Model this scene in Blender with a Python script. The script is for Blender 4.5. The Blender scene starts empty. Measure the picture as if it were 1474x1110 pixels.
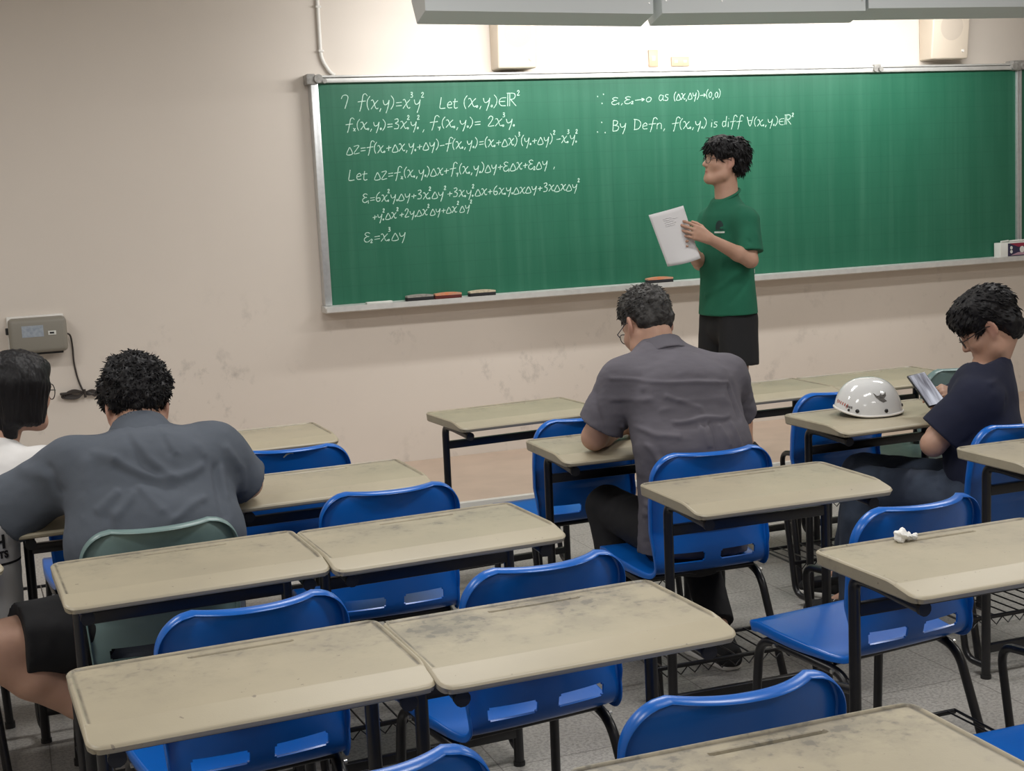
import bpy, bmesh, math, random
import numpy as np
from mathutils import Vector, Matrix

random.seed(7)
rng = np.random.default_rng(11)
SC = bpy.context.scene
COL = SC.collection
PI = math.pi

# ------------------------------------------------------------------ camera
CAM_H = 1.61246
CAM_R = ((0.9380062744680585, -0.3432011582415664, -0.048550942732356585),
         (0.09152683395448227, 0.11014605709840784, 0.9896922171927711),
         (0.33431582033284324, 0.9327812235928218, -0.13472980808958543))
cam_data = bpy.data.cameras.new('camera')
cam_data.sensor_fit = 'HORIZONTAL'
cam_data.sensor_width = 36.0
cam_data.lens = 2010.02 * 36.0 / 1474.0
cam_data.clip_start = 0.05
cam = bpy.data.objects.new('camera', cam_data)
COL.objects.link(cam)
_r, _u, _f = [Vector(v) for v in CAM_R]
_m = Matrix((_r, _u, -_f)).transposed().to_4x4()
_m.translation = Vector((0, 0, CAM_H))
cam.matrix_world = _m
SC.camera = cam

# ------------------------------------------------------------------ world, exposure
world = bpy.data.worlds.new('world')
SC.world = world
world.use_nodes = True
world.node_tree.nodes['Background'].inputs[0].default_value = (0.9, 0.95, 1.0, 1)
world.node_tree.nodes['Background'].inputs[1].default_value = 0.05
SC.view_settings.view_transform = 'Standard'
SC.view_settings.look = 'None'
SC.view_settings.exposure = 0.12
SC.view_settings.gamma = 1.0
SC.view_settings.use_curve_mapping = False

CEIL = 3.15
WALL_Y = 7.84
PLAT_Z = 0.09


def area_light(name, loc, target, sx, sy, power, color=(1, 1, 1), spread=PI):
    l = bpy.data.lights.new(name, 'AREA')
    l.shape = 'RECTANGLE'
    l.size, l.size_y = sx, sy
    l.energy = power
    l.color = color
    l.spread = spread
    o = bpy.data.objects.new(name, l)
    COL.objects.link(o)
    o.location = loc
    d = Vector(target) - Vector(loc)
    o.rotation_euler = d.to_track_quat('-Z', 'Y').to_euler()
    return o


# fluorescent ceiling fittings (above and behind the camera, outside the frame)
for cx in (-1.4, 1.6, 4.6):
    for cy, pw in ((-0.8, 15.0), (2.3, 33.0), (5.0, 35.0)):
        o = area_light('ceiling_lamp', (cx, cy, CEIL - 0.06), (cx, cy + 0.0001, 0), 1.2, 0.30, pw, (1.0, 0.98, 0.955))
        o.rotation_euler = (0, 0, 0)
# blackboard tubes inside the three grey troughs
LAMPS = [(2.077, 3.315, 2.492, 2.473), (3.375, 4.62, 2.476, 2.487), (4.648, 5.91, 2.500, 2.510)]
for (x0, x1, z0, z1) in LAMPS:
    xc = (x0 + x1) / 2
    area_light('blackboard_tube', (xc, 7.0, 2.60), (xc, WALL_Y, 2.02), 1.1, 0.10, 15.0, (1.0, 0.985, 0.965))


# ------------------------------------------------------------------ materials
def mat(name, color, rough=0.5, metal=0.0, var=0.0, vscale=8.0, bump=0.0, bscale=60.0, color2=None, spec=0.5,
        stretch=None, coat=0.0, rand=False):
    m = bpy.data.materials.new(name)
    m.use_nodes = True
    nt = m.node_tree
    b = nt.nodes['Principled BSDF']
    b.inputs['Base Color'].default_value = (*color, 1)
    b.inputs['Roughness'].default_value = rough
    b.inputs['Metallic'].default_value = metal
    b.inputs['Specular IOR Level'].default_value = spec
    if coat:
        b.inputs['Coat Weight'].default_value = coat
        b.inputs['Coat Roughness'].default_value = 0.08
    tc = nt.nodes.new('ShaderNodeTexCoord')
    src = tc.outputs['Object']
    if stretch:
        mp = nt.nodes.new('ShaderNodeMapping')
        mp.inputs['Scale'].default_value = stretch
        nt.links.new(src, mp.inputs['Vector'])
        src = mp.outputs['Vector']
    if rand:
        oi = nt.nodes.new('ShaderNodeObjectInfo')
        ad = nt.nodes.new('ShaderNodeVectorMath'); ad.operation = 'ADD'
        ml = nt.nodes.new('ShaderNodeMath'); ml.operation = 'MULTIPLY'; ml.inputs[1].default_value = 37.0
        nt.links.new(oi.outputs['Random'], ml.inputs[0])
        nt.links.new(src, ad.inputs[0]); nt.links.new(ml.outputs[0], ad.inputs[1])
        src = ad.outputs[0]
    if var > 0 or color2:
        n = nt.nodes.new('ShaderNodeTexNoise')
        n.inputs['Scale'].default_value = vscale
        n.inputs['Detail'].default_value = 6
        nt.links.new(src, n.inputs['Vector'])
        mx = nt.nodes.new('ShaderNodeMix'); mx.data_type = 'RGBA'
        c2 = color2 or tuple(c * (1 - var) for c in color)
        mx.inputs['A'].default_value = (*color, 1)
        mx.inputs['B'].default_value = (*c2, 1)
        rp = nt.nodes.new('ShaderNodeValToRGB')
        rp.color_ramp.elements[0].position = 0.4
        rp.color_ramp.elements[1].position = 0.68
        nt.links.new(n.outputs['Fac'], rp.inputs['Fac'])
        nt.links.new(rp.outputs['Color'], mx.inputs['Factor'])
        nt.links.new(mx.outputs['Result'], b.inputs['Base Color'])
    if bump > 0:
        n2 = nt.nodes.new('ShaderNodeTexNoise')
        n2.inputs['Scale'].default_value = bscale
        n2.inputs['Detail'].default_value = 4
        nt.links.new(src, n2.inputs['Vector'])
        bp = nt.nodes.new('ShaderNodeBump')
        bp.inputs['Strength'].default_value = bump
        bp.inputs['Distance'].default_value = 0.01
        nt.links.new(n2.outputs['Fac'], bp.inputs['Height'])
        nt.links.new(bp.outputs['Normal'], b.inputs['Normal'])
    return m


def node_mix(nt, fac, a, b):
    mx = nt.nodes.new('ShaderNodeMix'); mx.data_type = 'RGBA'
    nt.links.new(fac, mx.inputs['Factor'])
    for s, v in (('A', a), ('B', b)):
        if isinstance(v, tuple):
            mx.inputs[s].default_value = (*v, 1)
        else:
            nt.links.new(v, mx.inputs[s])
    return mx.outputs['Result']


def node_noise(nt, src, scale, lo, hi, detail=6, rough=0.55):
    n = nt.nodes.new('ShaderNodeTexNoise')
    n.inputs['Scale'].default_value = scale
    n.inputs['Detail'].default_value = detail
    n.inputs['Roughness'].default_value = rough
    nt.links.new(src, n.inputs['Vector'])
    mr = nt.nodes.new('ShaderNodeMapRange')
    mr.inputs['From Min'].default_value = lo
    mr.inputs['From Max'].default_value = hi
    nt.links.new(n.outputs['Fac'], mr.inputs['Value'])
    return mr.outputs['Result']


def node_map(nt, src, scale=(1, 1, 1), loc=(0, 0, 0), rot=(0, 0, 0)):
    mp = nt.nodes.new('ShaderNodeMapping')
    mp.inputs['Scale'].default_value = scale
    mp.inputs['Location'].default_value = loc
    mp.inputs['Rotation'].default_value = rot
    nt.links.new(src, mp.inputs['Vector'])
    return mp.outputs['Vector']


def node_math(nt, op, a, b=None):
    n = nt.nodes.new('ShaderNodeMath'); n.operation = op
    for i, v in enumerate((a, b)):
        if v is None:
            continue
        if isinstance(v, (int, float)):
            n.inputs[i].default_value = v
        else:
            nt.links.new(v, n.inputs[i])
    return n.outputs[0]


def sep_xyz(nt, src):
    s = nt.nodes.new('ShaderNodeSeparateXYZ')
    nt.links.new(src, s.inputs[0])
    return s.outputs


def wall_material():
    """cream paint with grey scuffs on its lower half (dirt rubbed on by chairs and shoes)"""
    m = mat('wall_paint', (0.70, 0.61, 0.53), 0.6, bump=0.04, bscale=220)
    nt = m.node_tree
    b = nt.nodes['Principled BSDF']
    tc = nt.nodes['Texture Coordinate'].outputs['Object']
    blotch = node_noise(nt, tc, 0.9, 0.35, 0.7)
    base = node_mix(nt, blotch, (0.70, 0.635, 0.565), (0.668, 0.605, 0.538))
    wv = node_map(nt, tc, (1.0, 1.0, 0.8), rot=(0, 0.7, 0))
    sc = node_noise(nt, wv, 7.5, 0.56, 0.70, 8, 0.68)
    area = node_noise(nt, tc, 1.4, 0.42, 0.60, 3)
    z = sep_xyz(nt, tc)[2]
    band = nt.nodes.new('ShaderNodeMapRange')
    band.inputs['From Min'].default_value = 1.25
    band.inputs['From Max'].default_value = 0.75
    nt.links.new(z, band.inputs['Value'])
    f = node_math(nt, 'MULTIPLY', node_math(nt, 'MULTIPLY', sc, area), band.outputs['Result'])
    f = node_math(nt, 'MULTIPLY', f, 0.62)
    nt.links.new(node_mix(nt, f, base, (0.36, 0.33, 0.30)), b.inputs['Base Color'])
    return m


def floor_material():
    """grey terrazzo tiles"""
    m = mat('terrazzo', (0.36, 0.35, 0.33), 0.42)
    nt = m.node_tree
    b = nt.nodes['Principled BSDF']
    tc = nt.nodes['Texture Coordinate'].outputs['Object']
    sp = node_noise(nt, tc, 95, 0.42, 0.62, 2)
    base = node_mix(nt, sp, (0.42, 0.405, 0.38), (0.27, 0.26, 0.245))
    dark = node_noise(nt, tc, 210, 0.60, 0.70, 2)
    base = node_mix(nt, dark, base, (0.14, 0.13, 0.12))
    big = node_noise(nt, tc, 1.7, 0.4, 0.75)
    base = node_mix(nt, node_math(nt, 'MULTIPLY', big, 0.35), base, (0.24, 0.225, 0.20))
    br = nt.nodes.new('ShaderNodeTexBrick')
    br.offset = 0.0
    br.inputs['Scale'].default_value = 1.0
    br.inputs['Mortar Size'].default_value = 0.002
    br.inputs['Brick Width'].default_value = 0.40
    br.inputs['Row Height'].default_value = 0.40
    nt.links.new(tc, br.inputs['Vector'])
    base = node_mix(nt, node_math(nt, 'MULTIPLY', br.outputs['Fac'], 0.8), base, (0.12, 0.11, 0.10))
    nt.links.new(base, b.inputs['Base Color'])
    return m


def slate_material():
    """green enamel with faint ruled grid and rubbed chalk dust"""
    m = mat('green_slate', (0.018, 0.13, 0.085), 0.42, spec=0.35)
    nt = m.node_tree
    b = nt.nodes['Principled BSDF']
    tc = nt.nodes['Texture Coordinate'].outputs['Object']
    dust = node_noise(nt, node_map(nt, tc, (3.0, 1, 0.5)), 2.2, 0.42, 0.75, 7)
    streak = node_noise(nt, node_map(nt, tc, (9.0, 1, 0.35)), 2.0, 0.48, 0.8, 5)
    base = node_mix(nt, node_math(nt, 'MULTIPLY', dust, 0.35), (0.018, 0.122, 0.070), (0.045, 0.178, 0.112))
    base = node_mix(nt, node_math(nt, 'MULTIPLY', streak, 0.22), base, (0.085, 0.235, 0.16))
    o = sep_xyz(nt, tc)
    ln = None
    for ax in (0, 2):
        fr = node_math(nt, 'FRACT', node_math(nt, 'MULTIPLY', o[ax], 1 / 0.10))
        g = node_math(nt, 'LESS_THAN', fr, 0.03)
        ln = g if ln is None else node_math(nt, 'MAXIMUM', ln, g)
    base = node_mix(nt, node_math(nt, 'MULTIPLY', ln, 0.30), base, (0.010, 0.075, 0.05))
    nt.links.new(base, b.inputs['Base Color'])
    return m


DW_, DD_ = 0.63, 0.403


def desk_material():
    """beige moulded plastic, pencil grime gathered in front of the groove"""
    m = mat('desk_plastic', (0.46, 0.41, 0.30), 0.42, bump=0.03, bscale=300)
    nt = m.node_tree
    b = nt.nodes['Principled BSDF']
    tc = nt.nodes['Texture Coordinate'].outputs['Object']
    oi = nt.nodes.new('ShaderNodeObjectInfo')
    off = node_math(nt, 'MULTIPLY', oi.outputs['Random'], 53.0)
    ad = nt.nodes.new('ShaderNodeVectorMath'); ad.operation = 'ADD'
    nt.links.new(tc, ad.inputs[0]); nt.links.new(off, ad.inputs[1])
    v = ad.outputs[0]
    tone = node_noise(nt, v, 3.0, 0.35, 0.7)
    base = node_mix(nt, tone, (0.375, 0.33, 0.235), (0.325, 0.287, 0.207))
    # grime: strongest on the flat writing area towards the back
    o = sep_xyz(nt, tc)
    bk = nt.nodes.new('ShaderNodeMapRange')
    bk.inputs['From Min'].default_value = -0.10
    bk.inputs['From Max'].default_value = 0.16
    nt.links.new(o[1], bk.inputs['Value'])
    g1 = node_noise(nt, v, 7.0, 0.42, 0.70, 9, 0.66)
    g2 = node_noise(nt, v, 40.0, 0.52, 0.75, 4)
    g = node_math(nt, 'MULTIPLY', node_math(nt, 'MULTIPLY', g1, bk.outputs['Result']), node_math(nt, 'ADD', g2, 0.35))
    sc_ = nt.nodes.new('ShaderNodeSeparateColor')
    nt.links.new(oi.outputs['Color'], sc_.inputs[0])
    amt = node_math(nt, 'ADD', 0.35, node_math(nt, 'MULTIPLY', sc_.outputs[0], 2.2))   # how worn each desk is
    g = node_math(nt, 'MINIMUM', node_math(nt, 'MULTIPLY', g, amt), 0.75)
    base = node_mix(nt, g, base, (0.10, 0.095, 0.085))
    # dirt caught in the pencil groove and along the inside of the raised rim
    ax = node_math(nt, 'ABSOLUTE', o[0])
    rimx = node_math(nt, 'SUBTRACT', DW_ / 2 - 0.0135, ax)
    rimy = node_math(nt, 'SUBTRACT', DD_ / 2 - 0.0135, o[1])
    dr = node_math(nt, 'ABSOLUTE', node_math(nt, 'MINIMUM', rimx, rimy))
    line = nt.nodes.new('ShaderNodeMapRange')
    line.inputs['From Min'].default_value = 0.0045
    line.inputs['From Max'].default_value = 0.0008
    nt.links.new(dr, line.inputs['Value'])
    n4 = node_noise(nt, v, 16.0, 0.36, 0.62, 5)
    front = node_math(nt, 'GREATER_THAN', o[1], -DD_ / 2 + 0.085)
    lf = node_math(nt, 'MULTIPLY', node_math(nt, 'MULTIPLY', line.outputs['Result'], front), node_math(nt, 'ADD', node_math(nt, 'MULTIPLY', n4, 0.55), 0.30))
    gx = node_math(nt, 'MAXIMUM', node_math(nt, 'SUBTRACT', node_math(nt, 'ABSOLUTE', node_math(nt, 'SUBTRACT', o[0], 0.02)), 0.098), 0.0)
    gy = node_math(nt, 'ABSOLUTE', node_math(nt, 'SUBTRACT', o[1], DD_ / 2 - 0.0455))
    gl = nt.nodes.new('ShaderNodeMapRange')
    gl.inputs['From Min'].default_value = 0.0075
    gl.inputs['From Max'].default_value = 0.0035
    nt.links.new(node_math(nt, 'ADD', gx, gy), gl.inputs['Value'])
    lf = node_math(nt, 'MAXIMUM', lf, node_math(nt, 'MULTIPLY', gl.outputs['Result'], node_math(nt, 'ADD', node_math(nt, 'MULTIPLY', n4, 0.45), 0.35)))
    base = node_mix(nt, lf, base, (0.085, 0.075, 0.06))
    sp = node_noise(nt, v, 65.0, 0.725, 0.76, 2)
    base = node_mix(nt, node_math(nt, 'MULTIPLY', sp, 0.7), base, (0.13, 0.11, 0.09))
    nt.links.new(base, b.inputs['Base Color'])
    return m


M = {}
M['wall'] = wall_material()
M['floor'] = floor_material()
M['slate'] = slate_material()
M['desk'] = desk_material()
M['ceiling'] = mat('ceiling_white', (0.80, 0.79, 0.76), 0.9, bump=0.1, bscale=150)
M['platform'] = mat('platform_vinyl', (0.50, 0.385, 0.30), 0.35, var=0.12, vscale=5)
M['nosing'] = mat('nosing_metal', (0.75, 0.74, 0.70), 0.35, 0.4)
M['alu'] = mat('brushed_aluminium', (0.66, 0.68, 0.69), 0.38, 0.75, var=0.1, vscale=40)
M['tray'] = mat('tray_aluminium', (0.70, 0.70, 0.68), 0.42, 0.45, var=0.1, vscale=20)
M['clip'] = mat('grey_plastic_clip', (0.33, 0.32, 0.30), 0.5, var=0.3, vscale=60)
M['chalk'] = mat('chalk_stroke', (0.50, 0.68, 0.58), 0.95, color2=(0.30, 0.50, 0.40), vscale=90)
M['trough'] = mat('trough_grey_paint', (0.74, 0.79, 0.81), 0.45)
M['trough_in'] = mat('trough_white', (0.85, 0.85, 0.83), 0.5)
M['cream'] = mat('cream_plastic', (0.62, 0.54, 0.44), 0.5)
M['creamgrille'] = mat('cream_speaker_cloth', (0.53, 0.46, 0.38), 0.8, bump=0.2, bscale=400)
M['ivory'] = mat('ivory_plate', (0.50, 0.38, 0.26), 0.4)
M['white_pl'] = mat('white_plastic', (0.74, 0.72, 0.68), 0.4)
M['box'] = mat('case_grey', (0.235, 0.22, 0.185), 0.5, bump=0.08, bscale=300)
M['boxlabel'] = mat('case_label', (0.33, 0.37, 0.42), 0.4, color2=(0.25, 0.29, 0.34), vscale=60)
M['black_rubber'] = mat('black_rubber', (0.012, 0.012, 0.013), 0.6)
M['cable'] = mat('cable_brown', (0.035, 0.028, 0.025), 0.5)
M['frame'] = mat('black_enamel_tube', (0.010, 0.010, 0.012), 0.33, bump=0.02, bscale=90)
M['blue'] = mat('blue_polypropylene', (0.0035, 0.112, 0.47), 0.28, color2=(0.003, 0.100, 0.43), vscale=6, bump=0.015, bscale=260)
M['teal'] = mat('grey_green_polypropylene', (0.155, 0.235, 0.23), 0.36, color2=(0.12, 0.19, 0.185), vscale=9, bump=0.02, bscale=260)
M['bolt'] = mat('steel_bolt', (0.6, 0.6, 0.58), 0.3, 0.9)
M['felt'] = mat('black_felt', (0.018, 0.018, 0.02), 0.95)
M['felt_red'] = mat('dark_red_felt', (0.10, 0.018, 0.015), 0.95)
M['er_wood'] = mat('eraser_grey', (0.30, 0.28, 0.25), 0.8, var=0.35, vscale=50)
M['er_orange'] = mat('eraser_orange', (0.62, 0.21, 0.09), 0.7, color2=(0.45, 0.30, 0.22), vscale=30)
M['er_cream'] = mat('eraser_cream', (0.55, 0.47, 0.34), 0.8, var=0.35, vscale=50)
M['paper'] = mat('paper_white', (0.68, 0.67, 0.68), 0.85)
M['ink'] = mat('faint_pencil', (0.60, 0.59, 0.60), 0.9)
M['helmet'] = mat('helmet_gloss_white', (0.66, 0.665, 0.66), 0.12, coat=0.6)
M['black_gloss'] = mat('black_gloss', (0.01, 0.01, 0.011), 0.25)
M['emblem'] = mat('grey_emblem', (0.07, 0.065, 0.06), 0.6, color2=(0.17, 0.16, 0.15), vscale=90)
M['decal_red'] = mat('red_decal', (0.42, 0.06, 0.04), 0.4)
M['decal_grey'] = mat('grey_decal', (0.12, 0.11, 0.11), 0.4)
M['card'] = mat('white_card', (0.66, 0.66, 0.62), 0.7)
M['card_navy'] = mat('navy_print', (0.025, 0.022, 0.06), 0.6)
M['card_red'] = mat('crimson_print', (0.26, 0.02, 0.05), 0.6)
M['card_pink'] = mat('mauve_print', (0.40, 0.25, 0.30), 0.6)
M['tissue'] = mat('tissue_white', (0.80, 0.80, 0.78), 0.9, bump=0.3, bscale=120)
M['screen'] = None
M['hair'] = mat('black_hair', (0.0055, 0.005, 0.0065), 0.50, bump=0.25, bscale=180, stretch=(1, 1, 0.35), spec=0.28)
M['hair_grey'] = mat('greying_hair', (0.014, 0.013, 0.013), 0.5, color2=(0.060, 0.058, 0.056), vscale=34, bump=0.3, bscale=180, spec=0.3)
M['shirt_slate'] = mat('slate_grey_cotton', (0.076, 0.090, 0.114), 0.9, var=0.12, vscale=5, bump=0.10, bscale=420)
M['shirt_mauve'] = mat('mauve_grey_cotton', (0.105, 0.098, 0.118), 0.9, var=0.12, vscale=5, bump=0.10, bscale=420)
M['tee_green'] = mat('green_cotton', (0.008, 0.120, 0.066), 0.9, var=0.12, vscale=4, bump=0.06, bscale=380)
M['tee_navy'] = mat('navy_cotton', (0.0055, 0.0085, 0.030), 0.9, var=0.15, vscale=5, bump=0.06, bscale=380)
M['tee_white'] = mat('white_cotton', (0.66, 0.65, 0.64), 0.9, var=0.08, vscale=5, bump=0.06, bscale=380)
M['tee_collar'] = mat('grey_collar', (0.30, 0.27, 0.28), 0.9)
M['shorts_black'] = mat('black_cotton', (0.0095, 0.0095, 0.011), 0.9, bump=0.08, bscale=300)
M['trousers'] = mat('black_trousers', (0.009, 0.009, 0.011), 0.88, bump=0.08, bscale=300)
M['denim'] = mat('dark_denim', (0.018, 0.026, 0.046), 0.9, color2=(0.045, 0.062, 0.095), vscale=7, bump=0.1, bscale=400)
M['print_dark'] = mat('dark_green_print', (0.006, 0.026, 0.024), 0.8)
M['print_white'] = mat('white_print', (0.62, 0.66, 0.62), 0.8)
M['glasses'] = mat('dark_glasses_frame', (0.02, 0.016, 0.018), 0.3)
M['shoe'] = mat('black_canvas', (0.012, 0.012, 0.013), 0.85, bump=0.2, bscale=300)
M['sole'] = mat('white_rubber', (0.62, 0.60, 0.56), 0.6)
M['eye'] = mat('eye', (0.015, 0.012, 0.01), 0.2)
M['text_black'] = mat('black_print', (0.012, 0.012, 0.014), 0.8)


def lens_material():
    m = bpy.data.materials.new('clear_lens')
    m.use_nodes = True
    nt = m.node_tree
    for n in list(nt.nodes):
        nt.nodes.remove(n)
    out = nt.nodes.new('ShaderNodeOutputMaterial')
    tr = nt.nodes.new('ShaderNodeBsdfTransparent')
    gl = nt.nodes.new('ShaderNodeBsdfGlossy')
    gl.inputs['Roughness'].default_value = 0.03
    mx = nt.nodes.new('ShaderNodeMixShader')
    mx.inputs[0].default_value = 0.07
    nt.links.new(tr.outputs[0], mx.inputs[1])
    nt.links.new(gl.outputs[0], mx.inputs[2])
    nt.links.new(mx.outputs[0], out.inputs[0])
    return m


def skin_material():
    m = mat('skin', (0.46, 0.27, 0.19), 0.55, bump=0.05, bscale=350)
    nt = m.node_tree
    b = nt.nodes['Principled BSDF']
    b.inputs['Subsurface Weight'].default_value = 0.08
    b.inputs['Subsurface Radius'].default_value = (0.01, 0.004, 0.002)
    tc = nt.nodes['Texture Coordinate'].outputs['Object']
    base = node_mix(nt, node_noise(nt, tc, 9, 0.35, 0.75), (0.475, 0.285, 0.205), (0.40, 0.225, 0.155))
    at = nt.nodes.new('ShaderNodeAttribute'); at.attribute_name = 'tint'
    s = nt.nodes.new('ShaderNodeSeparateColor')
    nt.links.new(at.outputs['Color'], s.inputs[0])
    base = node_mix(nt, node_math(nt, 'MULTIPLY', s.outputs[0], 0.75), base, (0.34, 0.105, 0.095))   # lips, ears
    base = node_mix(nt, node_math(nt, 'MULTIPLY', s.outputs[1], 0.90), base, (0.02, 0.016, 0.014))  # brows, stubble roots
    nt.links.new(base, b.inputs['Base Color'])
    return m


def screen_material():
    """phone screen showing a blurred pale picture"""
    m = bpy.data.materials.new('phone_screen')
    m.use_nodes = True
    nt = m.node_tree
    b = nt.nodes['Principled BSDF']
    tc = nt.nodes.new('ShaderNodeTexCoord').outputs['Object']
    f = node_noise(nt, node_map(nt, tc, (50, 6, 6), rot=(0, 0, 0.12)), 0.9, 0.35, 0.65, 3)
    c = node_mix(nt, f, (0.10, 0.095, 0.12), (0.66, 0.68, 0.76))
    b.inputs['Base Color'].default_value = (0.02, 0.02, 0.02, 1)
    b.inputs['Roughness'].default_value = 0.12
    nt.links.new(c, b.inputs['Emission Color'])
    b.inputs['Emission Strength'].default_value = 0.8
    return m


M['lens'] = lens_material()
M['skin'] = skin_material()
M['screen'] = screen_material()


# ------------------------------------------------------------------ object helpers
def link(o, parent=None, local=True):
    COL.objects.link(o)
    if parent is not None:
        o.parent = parent
    return o


def mesh_obj(name, me, material, parent=None):
    o = bpy.data.objects.new(name, me)
    for mm in (material if isinstance(material, (list, tuple)) else [material]):
        if mm:
            me.materials.append(mm)
    return link(o, parent)


def bm_obj(name, bm, material, parent=None, smooth=True, angle=40):
    bmesh.ops.recalc_face_normals(bm, faces=bm.faces)
    me = bpy.data.meshes.new(name)
    bm.to_mesh(me)
    bm.free()
    if smooth:
        me.shade_smooth()
        if angle:
            me.set_sharp_from_angle(angle=math.radians(angle))
    return mesh_obj(name, me, material, parent)


def tag(o, label=None, cat=None, group=None, kind=None):
    if label: o['label'] = label
    if cat: o['category'] = cat
    if group: o['group'] = group
    if kind: o['kind'] = kind
    return o


def empty(name, loc=(0, 0, 0), rz=0.0, label=None, cat=None, group=None):
    o = bpy.data.objects.new(name, None)
    o.empty_display_size = 0.1
    COL.objects.link(o)
    o.location = loc
    o.rotation_euler = (0, 0, rz)
    return tag(o, label, cat, group)


def dup(root, loc, rz, label):
    r = root.copy()
    COL.objects.link(r)
    r.location = loc
    r.rotation_euler = (0, 0, rz)
    r['label'] = label
    for ch in list(root.children):
        c = ch.copy(); COL.objects.link(c); c.parent = r
        for g in list(ch.children):
            d = g.copy(); COL.objects.link(d); d.parent = c
    return r


def add_box(bm, lo, hi, bevel=0.0, seg=2, M4=None):
    r = bmesh.ops.create_cube(bm, size=1.0)
    vs = r['verts']
    lo, hi = Vector(lo), Vector(hi)
    for v in vs:
        v.co = Vector(((v.co.x + .5) * (hi.x - lo.x) + lo.x, (v.co.y + .5) * (hi.y - lo.y) + lo.y, (v.co.z + .5) * (hi.z - lo.z) + lo.z))
    if bevel > 0:
        es = list({e for v in vs for e in v.link_edges})
        res = bmesh.ops.bevel(bm, geom=es, offset=bevel, segments=seg, affect='EDGES', profile=0.5)
        vs = list({v for f in res['faces'] for v in f.verts} | {v for v in vs if v.is_valid})
    if M4 is not None:
        bmesh.ops.transform(bm, matrix=M4, verts=[v for v in vs if v.is_valid])
    return vs


def fillet(pts, r, n=6):
    pts = [Vector(p) for p in pts]
    out = [pts[0]]
    for i in range(1, len(pts) - 1):
        a, b, c = pts[i - 1], pts[i], pts[i + 1]
        u, v = (a - b), (c - b)
        rr = min(r, u.length * 0.49, v.length * 0.49)
        p0, p1 = b + u.normalized() * rr, b + v.normalized() * rr
        for k in range(n + 1):
            t = k / n
            out.append((1 - t) ** 2 * p0 + 2 * t * (1 - t) * b + t * t * p1)
    out.append(pts[-1])
    return out


def catmull(pts, n=6, closed=False):
    pts = [Vector(p) for p in pts]
    m = len(pts)
    out = []
    rngi = range(m) if closed else range(m - 1)
    for i in rngi:
        p0 = pts[(i - 1) % m] if (closed or i > 0) else pts[0]
        p1, p2 = pts[i], pts[(i + 1) % m]
        p3 = pts[(i + 2) % m] if (closed or i + 2 < m) else pts[-1]
        for k in range(n):
            t = k / n
            out.append(0.5 * ((2 * p1) + (-p0 + p2) * t + (2 * p0 - 5 * p1 + 4 * p2 - p3) * t * t + (-p0 + 3 * p1 - 3 * p2 + p3) * t ** 3))
    if not closed:
        out.append(pts[-1])
    return out


def add_tube(bm, path, r, n=10, closed=False, cap=True, flat=None):
    """sweep a circle along a path; r is a radius or a list of radii; flat=(axis,scale) squashes along a world axis"""
    P = [Vector(p) for p in path]
    m = len(P)
    rs = r if isinstance(r, (list, tuple)) else [r] * m
    rings = []
    up = None
    for i in range(m):
        if closed:
            t = P[(i + 1) % m] - P[(i - 1) % m]
        else:
            t = P[min(i + 1, m - 1)] - P[max(i - 1, 0)]
        if t.length < 1e-9:
            t = Vector((0, 0, 1))
        t.normalize()
        if up is None:
            up = t.orthogonal().normalized()
        up = (up - t * up.dot(t))
        if up.length < 1e-6:
            up = t.orthogonal()
        up.normalize()
        s = t.cross(up)
        ring = []
        for k in range(n):
            a = 2 * PI * k / n
            off = (up * math.cos(a) + s * math.sin(a)) * rs[i]
            if flat:
                off[flat[0]] *= flat[1]
            ring.append(bm.verts.new(P[i] + off))
        rings.append(ring)
    for i in range(m if closed else m - 1):
        a, b = rings[i], rings[(i + 1) % m]
        for k in range(n):
            bm.faces.new((a[k], a[(k + 1) % n], b[(k + 1) % n], b[k]))
    if cap and not closed:
        bm.faces.new(rings[0][::-1])
        bm.faces.new(rings[-1])
    return rings


def add_lathe(bm, prof, seg=24, M4=None):
    rings = []
    for (r, z) in prof:
        rings.append([bm.verts.new((r * math.cos(2 * PI * k / seg), r * math.sin(2 * PI * k / seg), z)) for k in range(seg)])
    for a, b in zip(rings, rings[1:]):
        for k in range(seg):
            bm.faces.new((a[k], a[(k + 1) % seg], b[(k + 1) % seg], b[k]))
    bm.faces.new(rings[0][::-1]); bm.faces.new(rings[-1])
    if M4 is not None:
        bmesh.ops.transform(bm, matrix=M4, verts=[v for r in rings for v in r])


def add_prism(bm, outline, axis, a, b):
    """extrude a 2D outline along a world axis from a to b"""
    def mk(p, t):
        q = [p[0], p[1]]
        q.insert(axis, t)
        return bm.verts.new(q)
    A = [mk(p, a) for p in outline]
    B = [mk(p, b) for p in outline]
    n = len(outline)
    bm.faces.new(A); bm.faces.new(B[::-1])
    for i in range(n):
        bm.faces.new((A[i], B[i], B[(i + 1) % n], A[(i + 1) % n]))


def grid_mesh(name, verts, nu, nv, mask=None):
    faces = []
    for i in range(nu - 1):
        for j in range(nv - 1):
            if mask is not None and not mask[i][j]:
                continue
            faces.append((i * nv + j, (i + 1) * nv + j, (i + 1) * nv + j + 1, i * nv + j + 1))
    me = bpy.data.meshes.new(name)
    me.from_pydata([tuple(v) for v in verts], [], faces)
    return me


def bake(o):
    """apply the modifiers of o into its mesh data"""
    dg = bpy.context.evaluated_depsgraph_get()
    me = bpy.data.meshes.new_from_object(o.evaluated_get(dg))
    o.modifiers.clear()
    o.data = me
    return o


FONT_CACHE = {}


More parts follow.
